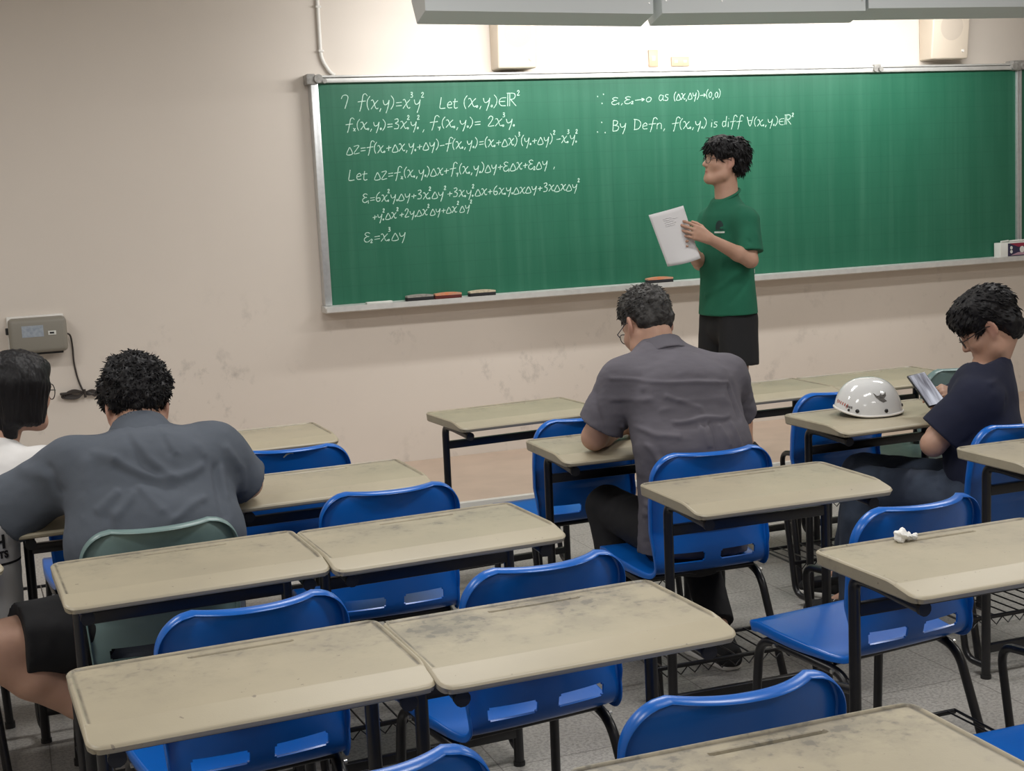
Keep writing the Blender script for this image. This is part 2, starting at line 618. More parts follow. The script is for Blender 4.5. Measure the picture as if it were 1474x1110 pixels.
def text_mesh(name, s, size, material, parent, Mx, extrude=0.0006, shear=0.0, bold=0.0):
    cu = bpy.data.curves.new(name, 'FONT')
    cu.body = s
    cu.size = size
    cu.extrude = extrude
    cu.shear = shear
    cu.offset = bold
    cu.align_x = 'CENTER'
    cu.align_y = 'CENTER'
    tmp = bpy.data.objects.new(name, cu)
    COL.objects.link(tmp)
    dg = bpy.context.evaluated_depsgraph_get()
    me = bpy.data.meshes.new_from_object(tmp.evaluated_get(dg))
    bpy.data.objects.remove(tmp)
    bpy.data.curves.remove(cu)
    o = mesh_obj(name, me, material, parent)
    me.materials.clear(); me.materials.append(material)
    me.transform(Mx)
    return o

# ================================================================== THE SETTING
def struct(name, bm, material, smooth=False):
    o = bm_obj(name, bm, material, smooth=smooth)
    o['kind'] = 'structure'
    return o


bm = bmesh.new(); add_box(bm, (-3.4, -2.6, -0.1), (8.6, WALL_Y + 0.1, 0)); struct('floor', bm, M['floor'])
bm = bmesh.new(); add_box(bm, (-3.4, WALL_Y, 0), (8.6, WALL_Y + 0.1, CEIL)); struct('wall_front', bm, M['wall'])
bm = bmesh.new(); add_box(bm, (-3.4, -2.7, 0), (8.6, -2.6, CEIL)); struct('wall_back', bm, M['wall'])
bm = bmesh.new(); add_box(bm, (-3.5, -2.6, 0), (-3.4, WALL_Y, CEIL)); struct('wall_left', bm, M['wall'])
bm = bmesh.new(); add_box(bm, (8.6, -2.6, 0), (8.7, WALL_Y, CEIL)); struct('wall_right', bm, M['wall'])
bm = bmesh.new(); add_box(bm, (-3.5, -2.7, CEIL), (8.7, WALL_Y + 0.1, CEIL + 0.1)); struct('ceiling', bm, M['ceiling'])
# teaching platform along the front wall with a pale metal nosing
bm = bmesh.new(); add_box(bm, (0.55, 6.60, 0), (8.6, WALL_Y, PLAT_Z), 0.004)
plat = struct('floor_platform', bm, M['platform'])
bm = bmesh.new(); add_box(bm, (0.55, 6.578, PLAT_Z - 0.03), (8.6, 6.61, PLAT_Z + 0.003), 0.002)
struct('trim_1', bm, M['nosing'])

# ================================================================== CHALKBOARD
BX0, BX1, BXR = 1.700, 6.475, 7.75
BZ0, BZ1 = 1.045, 2.318
BY = 7.786
board = empty('chalkboard', (4.0, WALL_Y, BZ0), 0, 'long green chalkboard in an aluminium frame covering the front wall', 'chalkboard')
OFF = Matrix.Translation(-Vector((4.0, WALL_Y, BZ0)))


def bpart(name, bm, material, parent=board, smooth=True, label=None):
    bmesh.ops.transform(bm, matrix=OFF, verts=bm.verts)
    o = bm_obj(name, bm, material, parent, smooth=smooth)
    if label: o['label'] = label
    return o


bm = bmesh.new(); add_box(bm, (BX0 + 0.02, BY, BZ0), (BX1, WALL_Y, BZ1 - 0.02)); bpart('slate', bm, M['slate'], smooth=False)
bm = bmesh.new(); add_box(bm, (BX1 + 0.03, BY, BZ0), (BXR, WALL_Y, BZ1 - 0.02)); bpart('slate', bm, M['slate'], smooth=False)
bm = bmesh.new()
add_box(bm, (BX0 - 0.012, BY - 0.022, BZ0), (BX0 + 0.030, WALL_Y, BZ1), 0.004)
bpart('side_frame', bm, M['alu'])
bm = bmesh.new()
add_box(bm, (BX1 - 0.004, BY - 0.02, BZ0), (BX1 + 0.014, WALL_Y, BZ1), 0.003)
add_box(bm, (BX1 + 0.016, BY - 0.02, BZ0), (BX1 + 0.034, WALL_Y, BZ1), 0.003)
bpart('centre_mullion', bm, M['alu'])
bm = bmesh.new()
add_box(bm, (BX0 + 0.02, BY - 0.026, BZ1 - 0.038), (BXR, BY + 0.01, BZ1 - 0.012), 0.004)
add_box(bm, (BX0 + 0.02, BY - 0.020, BZ1 - 0.008), (BXR, WALL_Y, BZ1 + 0.004), 0.003)
bpart('top_rail', bm, M['tray'])
# chalk tray: shallow channel projecting from the bottom edge
bm = bmesh.new()
add_prism(bm, [(WALL_Y - 0.01, 1.045), (BY - 0.012, 1.045), (BY - 0.085, 1.028), (BY - 0.088, 1.042), (BY - 0.094, 1.042),
               (BY - 0.094, 1.012), (BY - 0.080, 1.006), (WALL_Y - 0.01, 1.006)], 0, BX0 - 0.02, BXR)
bpart('chalk_tray', bm, M['tray'])
for x in (BX0 + 0.01, BX1 + 0.015):
    bm = bmesh.new()
    add_box(bm, (x - 0.045, BY - 0.035, BZ1 - 0.045), (x + 0.005, WALL_Y, BZ1 + 0.012), 0.006)
    add_tube(bm, [(x + 0.02, BY - 0.045, BZ1 - 0.015), (x + 0.02, BY + 0.0, BZ1 - 0.015)], 0.024, 14)
    add_tube(bm, [(x + 0.055, BY - 0.04, BZ1 - 0.028), (x + 0.055, BY + 0.0, BZ1 - 0.028)], 0.013, 12)
    if x > 5:
        add_tube(bm, [(x - 0.055, BY - 0.045, BZ1 - 0.02), (x - 0.055, BY + 0.0, BZ1 - 0.02)], 0.022, 14)
        add_box(bm, (x - 0.06, BY - 0.03, BZ1 - 0.01), (x + 0.10, WALL_Y, BZ1 + 0.022), 0.006)
    bpart('corner_bracket', bm, M['clip'])
bm = bmesh.new()
for dx in (-0.02, 0.02):
    add_tube(bm, [(5.37 + dx, BY - 0.042, BZ1 - 0.02), (5.37 + dx, BY, BZ1 - 0.02)], 0.015, 12)
add_box(bm, (5.345, BY - 0.03, BZ1 - 0.012), (5.395, BY, BZ1 + 0.012), 0.004)
bpart('rail_clip', bm, M['clip'])

# ---- handwriting: a small stroke alphabet (x right, y up, cap height 1)
G = {
    '7': (0.55, [[(.0, .72), (.10, .95), (.30, 1.0), (.42, .85), (.36, .5), (.22, .0)]]),
    'f': (0.55, [[(.62, .92), (.5, 1.08), (.36, .98), (.30, .6), (.22, .1), (.14, -.22)], [(.02, .48), (.52, .55)]]),
    '(': (0.28, [[(.24, .95), (.08, .65), (.06, .25), (.16, -.08)]]),
    ')': (0.30, [[(.04, .95), (.20, .65), (.18, .25), (.02, -.08)]]),
    'x': (0.50, [[(.02, .62), (.12, .68), (.20, .5), (.30, .12), (.40, .02), (.47, .10)], [(.46, .66), (.25, .38), (.02, .0)]]),
    'y': (0.48, [[(.02, .66), (.06, .40), (.16, .30), (.32, .42), (.40, .66)], [(.40, .66), (.34, .2), (.20, -.32)]]),
    'z': (0.50, [[(.04, .66), (.42, .70), (.04, .02), (.46, .06)]]),
    '=': (0.48, [[(.06, .46), (.42, .50)], [(.06, .22), (.42, .26)]]),
    '+': (0.48, [[(.05, .34), (.43, .40)], [(.25, .58), (.22, .12)]]),
    '-': (0.44, [[(.04, .36), (.38, .40)]]),
    ',': (0.26, [[(.14, .06), (.06, -.18)]]),
    'D': (0.52, [[(.24, .66), (.02, .02), (.46, .06), (.26, .66)]]),          # triangle, delta
    'e': (0.44, [[(.40, .76), (.22, .86), (.06, .72), (.22, .50), (.34, .50)], [(.22, .50), (.02, .30), (.08, .04), (.26, .0), (.40, .14)]]),  # epsilon
    'L': (0.50, [[(.12, 1.0), (.06, .5), (.04, .06), (.40, .08)]]),
    'E': (0.42, [[(.04, .32), (.34, .40), (.24, .62), (.06, .42), (.10, .10), (.36, .10)]]),   # small e
    't': (0.38, [[(.16, .86), (.10, .2), (.18, .04), (.34, .10)], [(.0, .58), (.34, .62)]]),
    'i': (0.22, [[(.10, .55), (.08, .05)], [(.12, .80), (.13, .84)]]),
    's': (0.36, [[(.30, .58), (.12, .60), (.08, .42), (.26, .26), (.20, .04), (.02, .06)]]),
    'a': (0.44, [[(.34, .50), (.14, .58), (.04, .28), (.14, .04), (.30, .20), (.36, .54)], [(.36, .54), (.34, .16), (.42, .04)]]),
    'n': (0.44, [[(.06, .58), (.05, .04)], [(.06, .40), (.20, .58), (.34, .46), (.34, .04)]]),
    'd': (0.46, [[(.32, .50), (.12, .54), (.04, .26), (.14, .04), (.30, .18)], [(.40, 1.02), (.34, .4), (.34, .04)]]),
    'B': (0.52, [[(.08, .98), (.05, .0)], [(.08, .98), (.36, .88), (.30, .60), (.08, .54)], [(.08, .54), (.42, .42), (.36, .08), (.05, .0)]]),
    'C': (0.56, [[(.08, .94), (.06, .02)], [(.0, .96), (.34, .86), (.48, .52), (.34, .12), (.02, .02)]]),  # capital D
    'R': (0.62, [[(.06, 1.0), (.05, .0)], [(.18, .98), (.17, .0)], [(.0, 1.0), (.42, .98), (.50, .76), (.40, .56), (.18, .52)], [(.24, .50), (.56, .0)]]),
    'M': (0.50, [[(.46, .66), (.16, .62), (.04, .34), (.16, .06), (.44, .04)], [(.06, .36), (.40, .38)]]),  # element of
    'A': (0.58, [[(.02, .96), (.26, .0), (.52, .98)], [(.12, .56), (.42, .58)]]),  # for all
    'r': (0.70, [[(.04, .34), (.60, .38)], [(.44, .54), (.62, .38), (.46, .20)]]),  # arrow
    'o': (0.40, [[(.20, .56), (.05, .36), (.12, .08), (.30, .14), (.34, .42), (.20, .56)]]),
    '0': (0.42, [[(.22, .62), (.05, .36), (.12, .04), (.30, .10), (.36, .44), (.22, .62)]]),
    '1': (0.24, [[(.12, .90), (.10, .0)]]),
    '2': (0.48, [[(.04, .70), (.18, .94), (.34, .80), (.24, .45), (.04, .04), (.42, .08)]]),
    '3': (0.48, [[(.08, .88), (.30, .94), (.32, .70), (.14, .54), (.36, .40), (.30, .08), (.04, .06)]]),
    '6': (0.46, [[(.34, .96), (.14, .70), (.05, .30), (.16, .02), (.34, .12), (.32, .38), (.10, .34)]]),
    ' ': (0.40, []),
}


def layout(s):
    """'^2' superscript, '_0' subscript; returns strokes and total advance in cap heights"""
    x = 0.0
    out = []
    i = 0
    while i < len(s):
        c = s[i]
        if c in '^_':
            g = G[s[i + 1]]
            sc = 0.42 if c == '^' else 0.36
            dy = 0.82 if c == '^' else -0.10
            if c == '_' and s[i + 1] == '0':
                sc = 0.26; dy = -0.02
            st = [[(x - 0.02 + px * sc, dy + py * sc) for px, py in l] for l in g[1]]
            out += st
            nxt = s[i + 2] if i + 2 < len(s) else ''
            if not (c == '_' and nxt == '^'):
                x += g[0] * sc + 0.02
            i += 2
            continue
        g = G[c]
        jy = random.uniform(-.04, .04)
        out += [[(x + px, py + jy) for px, py in l] for l in g[1]]
        x += g[0]
        i += 1
    return out, x


def write(s, p0, p1, cap, name='chalk_writing', bmx=None):
    """chalk strokes lying on the slate, baseline from p0 to p1 (x,z)"""
    own = bmx is None
    bmx = bmx or bmesh.new()
    st, adv = layout(s)
    dx, dz = p1[0] - p0[0], p1[1] - p0[1]
    sx = dx / adv
    for l in st:
        pts = []
        for (px, py) in l:
            X = p0[0] + px * sx + py * cap * 0.06
            Z = p0[1] + dz * (px / adv) + py * cap
            pts.append((X, BY - 0.0006, Z))
        P = catmull(pts, 4) if len(pts) > 2 else pts
        n = len(P)
        w = 0.0023
        rs = [w * random.uniform(0.85, 1.15) for _ in range(n)]
        add_tube(bmx, P, rs, 6, flat=(1, 0.18))
    if own:
        bpart(name, bmx, M['chalk'])
    return bmx


write('7', (1.858, 2.140), (1.908, 2.139), 0.075)
write('f(x,y)=x^3y^2', (1.950, 2.136), (2.345, 2.128), 0.075)
write('LEt', (2.432, 2.124), (2.545, 2.122), 0.066)
write('(x_0,y_0)MR^2', (2.575, 2.128), (2.930, 2.128), 0.074)
write('f_x(x_0,y_0)=3x_0^2y_0^2', (1.873, 2.020), (2.312, 2.016), 0.062)
write(',', (2.318, 2.004), (2.345, 2.004), 0.07)
write('f_y(x_0,y_0)= 2x_0^3y_0', (2.366, 2.016), (2.890, 2.014), 0.064)
write('Dz=f(x_0+Dx,y_0+Dy)-f(x_0,y_0)=(x_0+Dx)^3(y_0+Dy)^2-x_0^3y_0^2', (1.870, 1.886), (3.285, 1.908), 0.062)
write('LEt', (1.872, 1.736), (1.985, 1.738), 0.062)
write('Dz=f_x(x_0,y_0)Dx+f_y(x_0,y_0)Dy+e_1Dx+e_2Dy ,', (2.022, 1.738), (3.135, 1.764), 0.062)
write('e_1=6x_0^2y_0Dy+3x_0^2Dy^2+3x_0y_0^2Dx+6x_0y_0DxDy+3xDxDy^2', (1.945, 1.612), (3.285, 1.626), 0.056)
write('+y_0^2Dx^2+2y_0Dx^2Dy+Dx^2Dy^2', (1.995, 1.506), (2.600, 1.536), 0.052)
write('e_2=x_0^3Dy', (1.940, 1.389), (2.190, 1.392), 0.062)


def dots(pts):
    for (x, z) in pts:
        bmx = bmesh.new()
        add_tube(bmx, [(x, BY - 0.0006, z), (x + 0.006, BY - 0.0006, z + 0.002)], 0.0042, 6, flat=(1, 0.18))
        bpart('chalk_dot', bmx, M['chalk'])


dots([(3.419, 2.171), (3.458, 2.183), (3.446, 2.130)])
write('e_1,e_2r0', (3.510, 2.122), (3.780, 2.133), 0.048)
write('as', (3.822, 2.134), (3.895, 2.135), 0.062)
write('(Dx,Dy)r(0,0)', (3.925, 2.137), (4.250, 2.150), 0.055)
dots([(3.439, 2.018), (3.409, 1.962), (3.459, 1.957)])
write('By', (3.508, 1.966), (3.605, 1.966), 0.066)
write('CEfn,', (3.650, 1.966), (3.870, 1.964), 0.066)
write('f(x_0,y_0)', (3.905, 1.966), (4.150, 1.966), 0.066)
write('is', (4.170, 1.967), (4.225, 1.967), 0.056)
write('diff', (4.250, 1.966), (4.395, 1.966), 0.066)
write('A(x_0,y_0)MR^2', (4.425, 1.966), (4.765, 1.968), 0.060)

# ---- erasers, chalk and boxes on the tray
TZ = 1.0395


def eraser(x, z, top, felt, label, L=0.145, rz=0.0):
    e = empty('chalkboard_eraser', (x, BY - 0.045, z), rz, label, 'eraser', 'chalk erasers on the tray')
    b1 = bmesh.new(); add_box(b1, (-L / 2, -0.024, 0), (L / 2, 0.024, 0.020), 0.003)
    bm_obj('felt_pad', b1, felt, e)
    b1 = bmesh.new()
    # slightly bowed back
    n = 9
    prof = []
    for i in range(n):
        t = i / (n - 1) * 2 - 1
        prof.append((t * L / 2 * 0.99, 0.030 + 0.006 * (1 - t * t)))
    out = [(-L / 2 * 0.99, 0.0205)] + prof + [(L / 2 * 0.99, 0.0205)]
    add_prism(b1, [(a, c) for a, c in out], 1, -0.023, 0.023)
    bm_obj('backing', b1, top, e)
    return e


eraser(2.235, TZ, M['er_wood'], M['felt'], 'grey backed black eraser, leftmost on the chalk tray', 0.16, 0.04)
eraser(2.405, TZ, M['er_orange'], M['felt_red'], 'orange eraser with dark red felt between the two grey ones on the tray', 0.16, -0.03)
eraser(2.615, TZ, M['er_cream'], M['felt'], 'cream backed black eraser right of the dark red one on the tray', 0.16, 0.02)
eraser(3.765, TZ, M['er_orange'], M['felt'], 'orange backed black eraser alone on the tray beside the standing person', 0.17, -0.02)
bm = bmesh.new()
for i, (x, l) in enumerate(((1.955, 0.07), (2.03, 0.05))):
    pass
add_box(bm, (-0.075, -0.02, 0), (0.075, 0.02, 0.012), 0.002)
o = bm_obj('chalk_carton', bm, M['card'])
o.location = (1.995, BY - 0.045, TZ)
tag(o, 'flat white chalk carton at the left end of the chalk tray', 'carton')

# chalk box at the right end
cb = empty('chalk_box', (6.425, BY - 0.048, TZ), 0, 'upright chalk box printed navy and crimson at the right end of the tray', 'box')
bm = bmesh.new()
add_box(bm, (-0.145, -0.036, 0), (0.145, 0.030, 0.098), 0.002)
bm_obj('carton', bm, M['card'], cb)
bm = bmesh.new(); add_box(bm, (-0.085, -0.0375, 0.006), (0.143, -0.036, 0.092)); bm_obj('printed_panel', bm, M['card_navy'], cb, smooth=False)
bm = bmesh.new(); add_prism(bm, [(-0.07, 0.091), (0.12, 0.091), (0.07, 0.072), (0.0, 0.066)], 1, -0.0383, -0.037); bm_obj('crimson_band', bm, M['card_red'], cb, smooth=False)
bm = bmesh.new()
add_prism(bm, [(-0.06, 0.012), (0.12, 0.012), (0.07, 0.03), (0.0, 0.03)], 1, -0.0383, -0.037)
bm_obj('mauve_band', bm, M['card_pink'], cb, smooth=False)
for (x, z, r) in ((0.03, 0.048, 0.019), (-0.058, 0.062, 0.010), (-0.058, 0.036, 0.010), (0.115, 0.064, 0.010), (0.115, 0.038, 0.010)):
    bm = bmesh.new()
    add_prism(bm, [(x + r * math.cos(a * PI / 9), z + r * 1.15 * math.sin(a * PI / 9)) for a in range(18)], 1, -0.0392, -0.037)
    bm_obj('round_mark', bm, M['card'], cb, smooth=False)
for x, r in ((-0.10, 0.15), (-0.03, -0.1), (0.05, 0.05)):
    bm = bmesh.new()
    add_tube(bm, [(x - 0.02, -0.01, 0.105), (x + 0.05, -0.012 + r * 0.1, 0.108)], 0.006, 8)
    bm_obj('chalk_stick', bm, M['card'], cb)

# ================================================================== WALL FITTINGS
def speaker(x0, x1, z0, label, side):
    w = x1 - x0
    e = empty('wall_speaker', ((x0 + x1) / 2, WALL_Y, z0), 0, label, 'speaker', 'wall speakers above the chalkboard')
    h = 0.36
    b1 = bmesh.new()
    # trapezoid cabinet, deeper at the top so the face tilts down
    prof = [(0.0, 0.0), (-0.13, 0.0), (-0.165, h), (0.0, h)]
    add_prism(b1, prof, 0, -w / 2, w / 2)
    bmesh.ops.bevel(b1, geom=b1.edges[:], offset=0.010, segments=3, affect='EDGES', profile=0.5)
    bm_obj('cabinet', b1, M['cream'], e)
    b1 = bmesh.new()
    Mx = Matrix.Translation((0.004, -0.148, h * 0.56)) @ Matrix.Rotation(math.atan2(0.035, h), 4, 'X') @ Matrix.Rotation(PI / 2, 4, 'X')
    add_lathe(b1, [(0.0005, 0.003), (0.03, 0.004), (0.06, 0.003), (0.088, 0.0015), (0.09, -0.004)], 32, Mx)
    bm_obj('grille', b1, M['creamgrille'], e)
    b1 = bmesh.new()
    Mx = Matrix.Translation((w * 0.34, -0.137, h * 0.14)) @ Matrix.Rotation(PI / 2, 4, 'X')
    add_lathe(b1, [(0.0005, 0.004), (0.009, 0.004), (0.010, -0.004)], 16, Mx)
    bm_obj('badge', b1, M['white_pl'], e)
    return e


speaker(2.775, 3.012, 2.338, 'cream wall speaker over the left half of the chalkboard', -1)
speaker(5.745, 6.03, 2.352, 'cream wall speaker over the right end of the chalkboard', 1)


def plate(x0, x1, z0, z1, label, holes):
    e = empty('wall_plate', ((x0 + x1) / 2, WALL_Y, z0), 0, label, 'socket', None)
    b1 = bmesh.new(); add_box(b1, (-(x1 - x0) / 2, -0.012, 0), ((x1 - x0) / 2, 0, z1 - z0), 0.003)
    bm_obj('cover', b1, M['ivory'], e)
    for hx in holes:
        b1 = bmesh.new()
        add_box(b1, (hx - 0.012, -0.0135, (z1 - z0) * 0.35), (hx + 0.012, -0.011, (z1 - z0) * 0.65), 0.001)
        bm_obj('outlet', b1, M['cream'], e)
    return e


plate(3.79, 3.852, 2.345, 2.445, 'small upright ivory wall plate above the chalkboard', [0.0])
plate(3.942, 4.062, 2.345, 2.402, 'wide ivory socket plate above the chalkboard beside the upright plate', [-0.03, 0.03])

# conduit coming down the wall to the board's upper left corner
bm = bmesh.new()
add_tube(bm, fillet([(1.773, 7.828, CEIL), (1.770, 7.828, 2.42), (1.815, 7.826, 2.345), (1.84, 7.822, 2.325)], 0.06, 8), 0.011, 12)
o = bm_obj('cable_conduit', bm, M['white_pl'])
tag(o, 'thin white cable conduit running down the wall to the chalkboard corner', 'conduit')
for z in (2.46, 2.70, 2.95):
    bm = bmesh.new()
    add_box(bm, (1.757, 7.812, z - 0.006), (1.787, 7.84, z + 0.006), 0.002)
    bm_obj('strap', bm, M['white_pl'], o)

# wall box with its cable
wb = empty('projector_screen_control_box', (0.142, WALL_Y, 0.915), 0, 'grey plastic wall box with a pale label on the left of the front wall', 'wall box')
bm = bmesh.new()
add_box(bm, (-0.146, -0.135, 0.0), (0.146, -0.012, 0.182), 0.024, 4)
bm_obj('case', bm, M['box'], wb)
bm = bmesh.new(); add_box(bm, (-0.152, -0.03, -0.004), (0.138, 0.0, 0.192), 0.008); bm_obj('back_plate', bm, M['white_pl'], wb)
bm = bmesh.new(); add_box(bm, (-0.08, -0.1365, 0.085), (0.028, -0.134, 0.145)); bm_obj('label_sticker', bm, M['boxlabel'], wb, smooth=False)
bm = bmesh.new(); add_box(bm, (0.050, -0.138, 0.090), (0.090, -0.134, 0.112), 0.001); sw = bm_obj('switch', bm, M['card'], wb)
bm = bmesh.new(); add_box(bm, (0.058, -0.1395, 0.097), (0.080, -0.137, 0.106)); bm_obj('rocker', bm, M['black_rubber'], sw, smooth=False)
bm = bmesh.new(); add_box(bm, (-0.135, -0.10, -0.012), (0.12, -0.03, 0.002), 0.003); bm_obj('bottom_rail', bm, M['black_rubber'], wb)
bm = bmesh.new(); add_box(bm, (-0.160, -0.07, 0.10), (-0.145, -0.04, 0.135), 0.003); bm_obj('hinge_knob', bm, M['black_rubber'], wb)
bm = bmesh.new()
path = catmull([(0.283, 7.80, 1.000), (0.305, 7.815, 0.985), (0.312, 7.825, 0.92), (0.312, 7.828, 0.84), (0.322, 7.83, 0.76), (0.338, 7.83, 0.70), (0.352, 7.828, 0.672)], 6)
add_tube(bm, path, 0.0048, 8)
for s in range(5):
    a = [(0.352, 7.824, 0.672), (0.30 - s * 0.012, 7.82 - s * 0.003, 0.690 - s * 0.004), (0.262 - s * 0.006, 7.82, 0.676 - 0.006 * s), (0.31, 7.815, 0.660 - s * 0.004), (0.352, 7.82, 0.670),
         (0.39 + s * 0.006, 7.818, 0.682 - s * 0.004), (0.42 - s * 0.004, 7.82, 0.668 - s * 0.005), (0.375, 7.815, 0.658 + s * 0.003), (0.352, 7.824, 0.672)]
    add_tube(bm, catmull(a, 5), 0.0045, 6)
add_tube(bm, [(0.352, 7.82, 0.672), (0.45, 7.825, 0.668), (0.62, 7.83, 0.664), (0.72, 7.832, 0.60), (0.74, 7.832, 0.35), (0.74, 7.832, 0.12)], 0.0048, 8)
add_box(bm, (0.225, 7.80, 0.668), (0.262, 7.82, 0.682), 0.004)
add_tube(bm, [(0.352, 7.812, 0.690), (0.355, 7.812, 0.645)], 0.007, 8)
o = bm_obj('power_cable', bm, M['cable'])
tag(o, 'dark power cable hanging from the wall box, tied in a bundle', 'cable')

# grey blackboard lamp troughs
LN = ['grey lamp trough hanging over the left part of the chalkboard', 'grey lamp trough in the middle of the three over the chalkboard',
      'grey lamp trough furthest right of the three over the chalkboard']
for (x0, x1, z0, z1), lab in zip(LAMPS, LN):
    L = x1 - x0
    e = empty('blackboard_lamp', ((x0 + x1) / 2, 6.92, (z0 + z1) / 2), 0, lab, 'lamp', 'lamp troughs over the chalkboard')
    b1 = bmesh.new()
    # sheet metal profile (y, z): front face, sloping lower return, open to the board
    pr_out = [(-0.10, 0.32), (-0.135, 0.30), (-0.135, 0.045), (0.02, 0.0), (0.025, 0.006), (-0.128, 0.052), (-0.128, 0.295), (-0.098, 0.313),
              (0.10, 0.313), (0.10, 0.32)]
    add_prism(b1, pr_out, 0, -L / 2, L / 2)
    for s in (-1, 1):
        add_prism(b1, [(-0.134, 0.046), (0.019, 0.001), (0.10, 0.12), (0.10, 0.319), (-0.10, 0.319), (-0.134, 0.298)], 0, s * L / 2 - 0.004, s * L / 2 + 0.004)
    hs = bm_obj('housing', b1, M['trough'], e, smooth=False)
    b1 = bmesh.new()
    add_tube(b1, [(-0.56, 0.02, 0.20), (0.56, 0.02, 0.20)], 0.016, 12)
    bm_obj('fluorescent_tube', b1, M['trough_in'], e)
    for s in (-1, 1):
        b1 = bmesh.new()
        add_tube(b1, [(s * L * 0.33, -0.05, 0.32), (s * L * 0.33, -0.05, CEIL - (z0 + z1) / 2)], 0.008, 8)
        bm_obj('hanger_rod', b1, M['alu'], e)
    for (sx, zz) in ((-1, 0.11), (1, 0.10), (-0.45, 0.105), (0.5, 0.20)):
        b1 = bmesh.new()
        add_tube(b1, [(sx * (L / 2 - 0.02), -0.1375, zz), (sx * (L / 2 - 0.02), -0.134, zz)], 0.004, 8)
        bm_obj('screw', b1, M['bolt'], e)
    dz = z1 - z0
    e.rotation_euler = (0, -math.atan2(dz, L), 0)

# ================================================================== SCHOOL DESKS
DW, DD, DT = 0.63, 0.403, 0.7455


def make_desktop():
    """moulded top: raised rim on back and sides, pencil groove, front strip falling away"""
    hw, hd, rc = DW / 2, DD / 2, 0.032

    def dense(lo, hi, edges):
        base = set(np.round(np.linspace(lo, hi, 31), 5))
        for e in edges:
            for o in (-0.007, -0.0045, -0.002, 0.0, 0.002, 0.0045, 0.007):
                base.add(round(min(max(e + o, lo), hi), 5))
        return sorted(base)
    xs = dense(-hw, hw, [-hw, -hw + 0.012, hw - 0.012, hw, -0.085, 0.125])
    ys = dense(-hd, hd, [-hd, hd, hd - 0.012, -hd + 0.078, hd - 0.035, hd - 0.052])
    crease = -hd + 0.078
    nu, nv = len(xs), len(ys)

    def clampr(x, y, inset=0.0):
        w, h, r = hw - inset, hd - inset, max(rc - inset, 0.004)
        x = max(-w, min(w, x)); y = max(-h, min(h, y))
        ax, ay = abs(x) - (w - r), abs(y) - (h - r)
        if ax > 0 and ay > 0:
            m = max(ax, ay)
            l = math.hypot(ax, ay)
            k = m / l
            x = math.copysign((w - r) + ax * k, x); y = math.copysign((h - r) + ay * k, y)
        return x, y

    def height(x, y):
        # distance to the outline
        ax, ay = abs(x) - (hw - rc), abs(y) - (hd - rc)
        de = rc - math.hypot(max(ax, 0), max(ay, 0)) - min(max(ax, ay), 0) if True else 0
        z = DT - 0.0035
        if y > crease:
            d_side = min(hw - abs(x), hd - y)
            if ax > 0 and y > hd - rc:
                d_side = rc - math.hypot(ax, y - (hd - rc))
            t = 1 - min(max((d_side - 0.0085) / 0.0035, 0), 1)
            fade = min((y - crease) / 0.03, 1)
            z += 0.0035 * t * fade + 0.0008 * t
            gx, gy = (x - 0.02), y - (hd - 0.0435)
            q = math.hypot(max(abs(gx) - 0.100, 0), gy)
            z -= 0.007 * (1 - min(max((q - 0.0045) / 0.0025, 0), 1))
        else:
            t = (crease - y) / 0.078
            z -= 0.0150 * t ** 1.08
        if de < 0.006:
            z -= 0.0048 * (1 - max(de, 0) / 0.006) ** 2
        return z
    top = []
    for x in xs:
        for y in ys:
            X, Y = clampr(x, y)
            top.append((X, Y, height(X, Y)))
    b = bmesh.new()
    T = [b.verts.new(v) for v in top]
    ix = lambda i, j: i * nv + j
    for i in range(nu - 1):
        for j in range(nv - 1):
            b.faces.new((T[ix(i, j)], T[ix(i + 1, j)], T[ix(i + 1, j + 1)], T[ix(i, j + 1)]))
    loop = [ix(i, 0) for i in range(nu)] + [ix(nu - 1, j) for j in range(1, nv)] + [ix(i, nv - 1) for i in range(nu - 2, -1, -1)] + [ix(0, j) for j in range(nv - 2, 0, -1)]
    prev = [T[k] for k in loop]
    for (dz, ins) in ((-0.026, 0.002), (-0.030, 0.006), (-0.030, 0.014), (-0.012, 0.016)):
        cur = []
        for k in loop:
            X, Y, Z = top[k]
            X2, Y2 = clampr(X, Y, ins)
            zz = DT - 0.004 + dz
            cur.append(b.verts.new((X2, Y2, zz)))
        n = len(loop)
        for a in range(n):
            b.faces.new((prev[a], prev[(a + 1) % n], cur[(a + 1) % n], cur[a]))
        prev = cur
    b.faces.new(prev)
    bmesh.ops.remove_doubles(b, verts=b.verts, dist=0.00005)
    return b


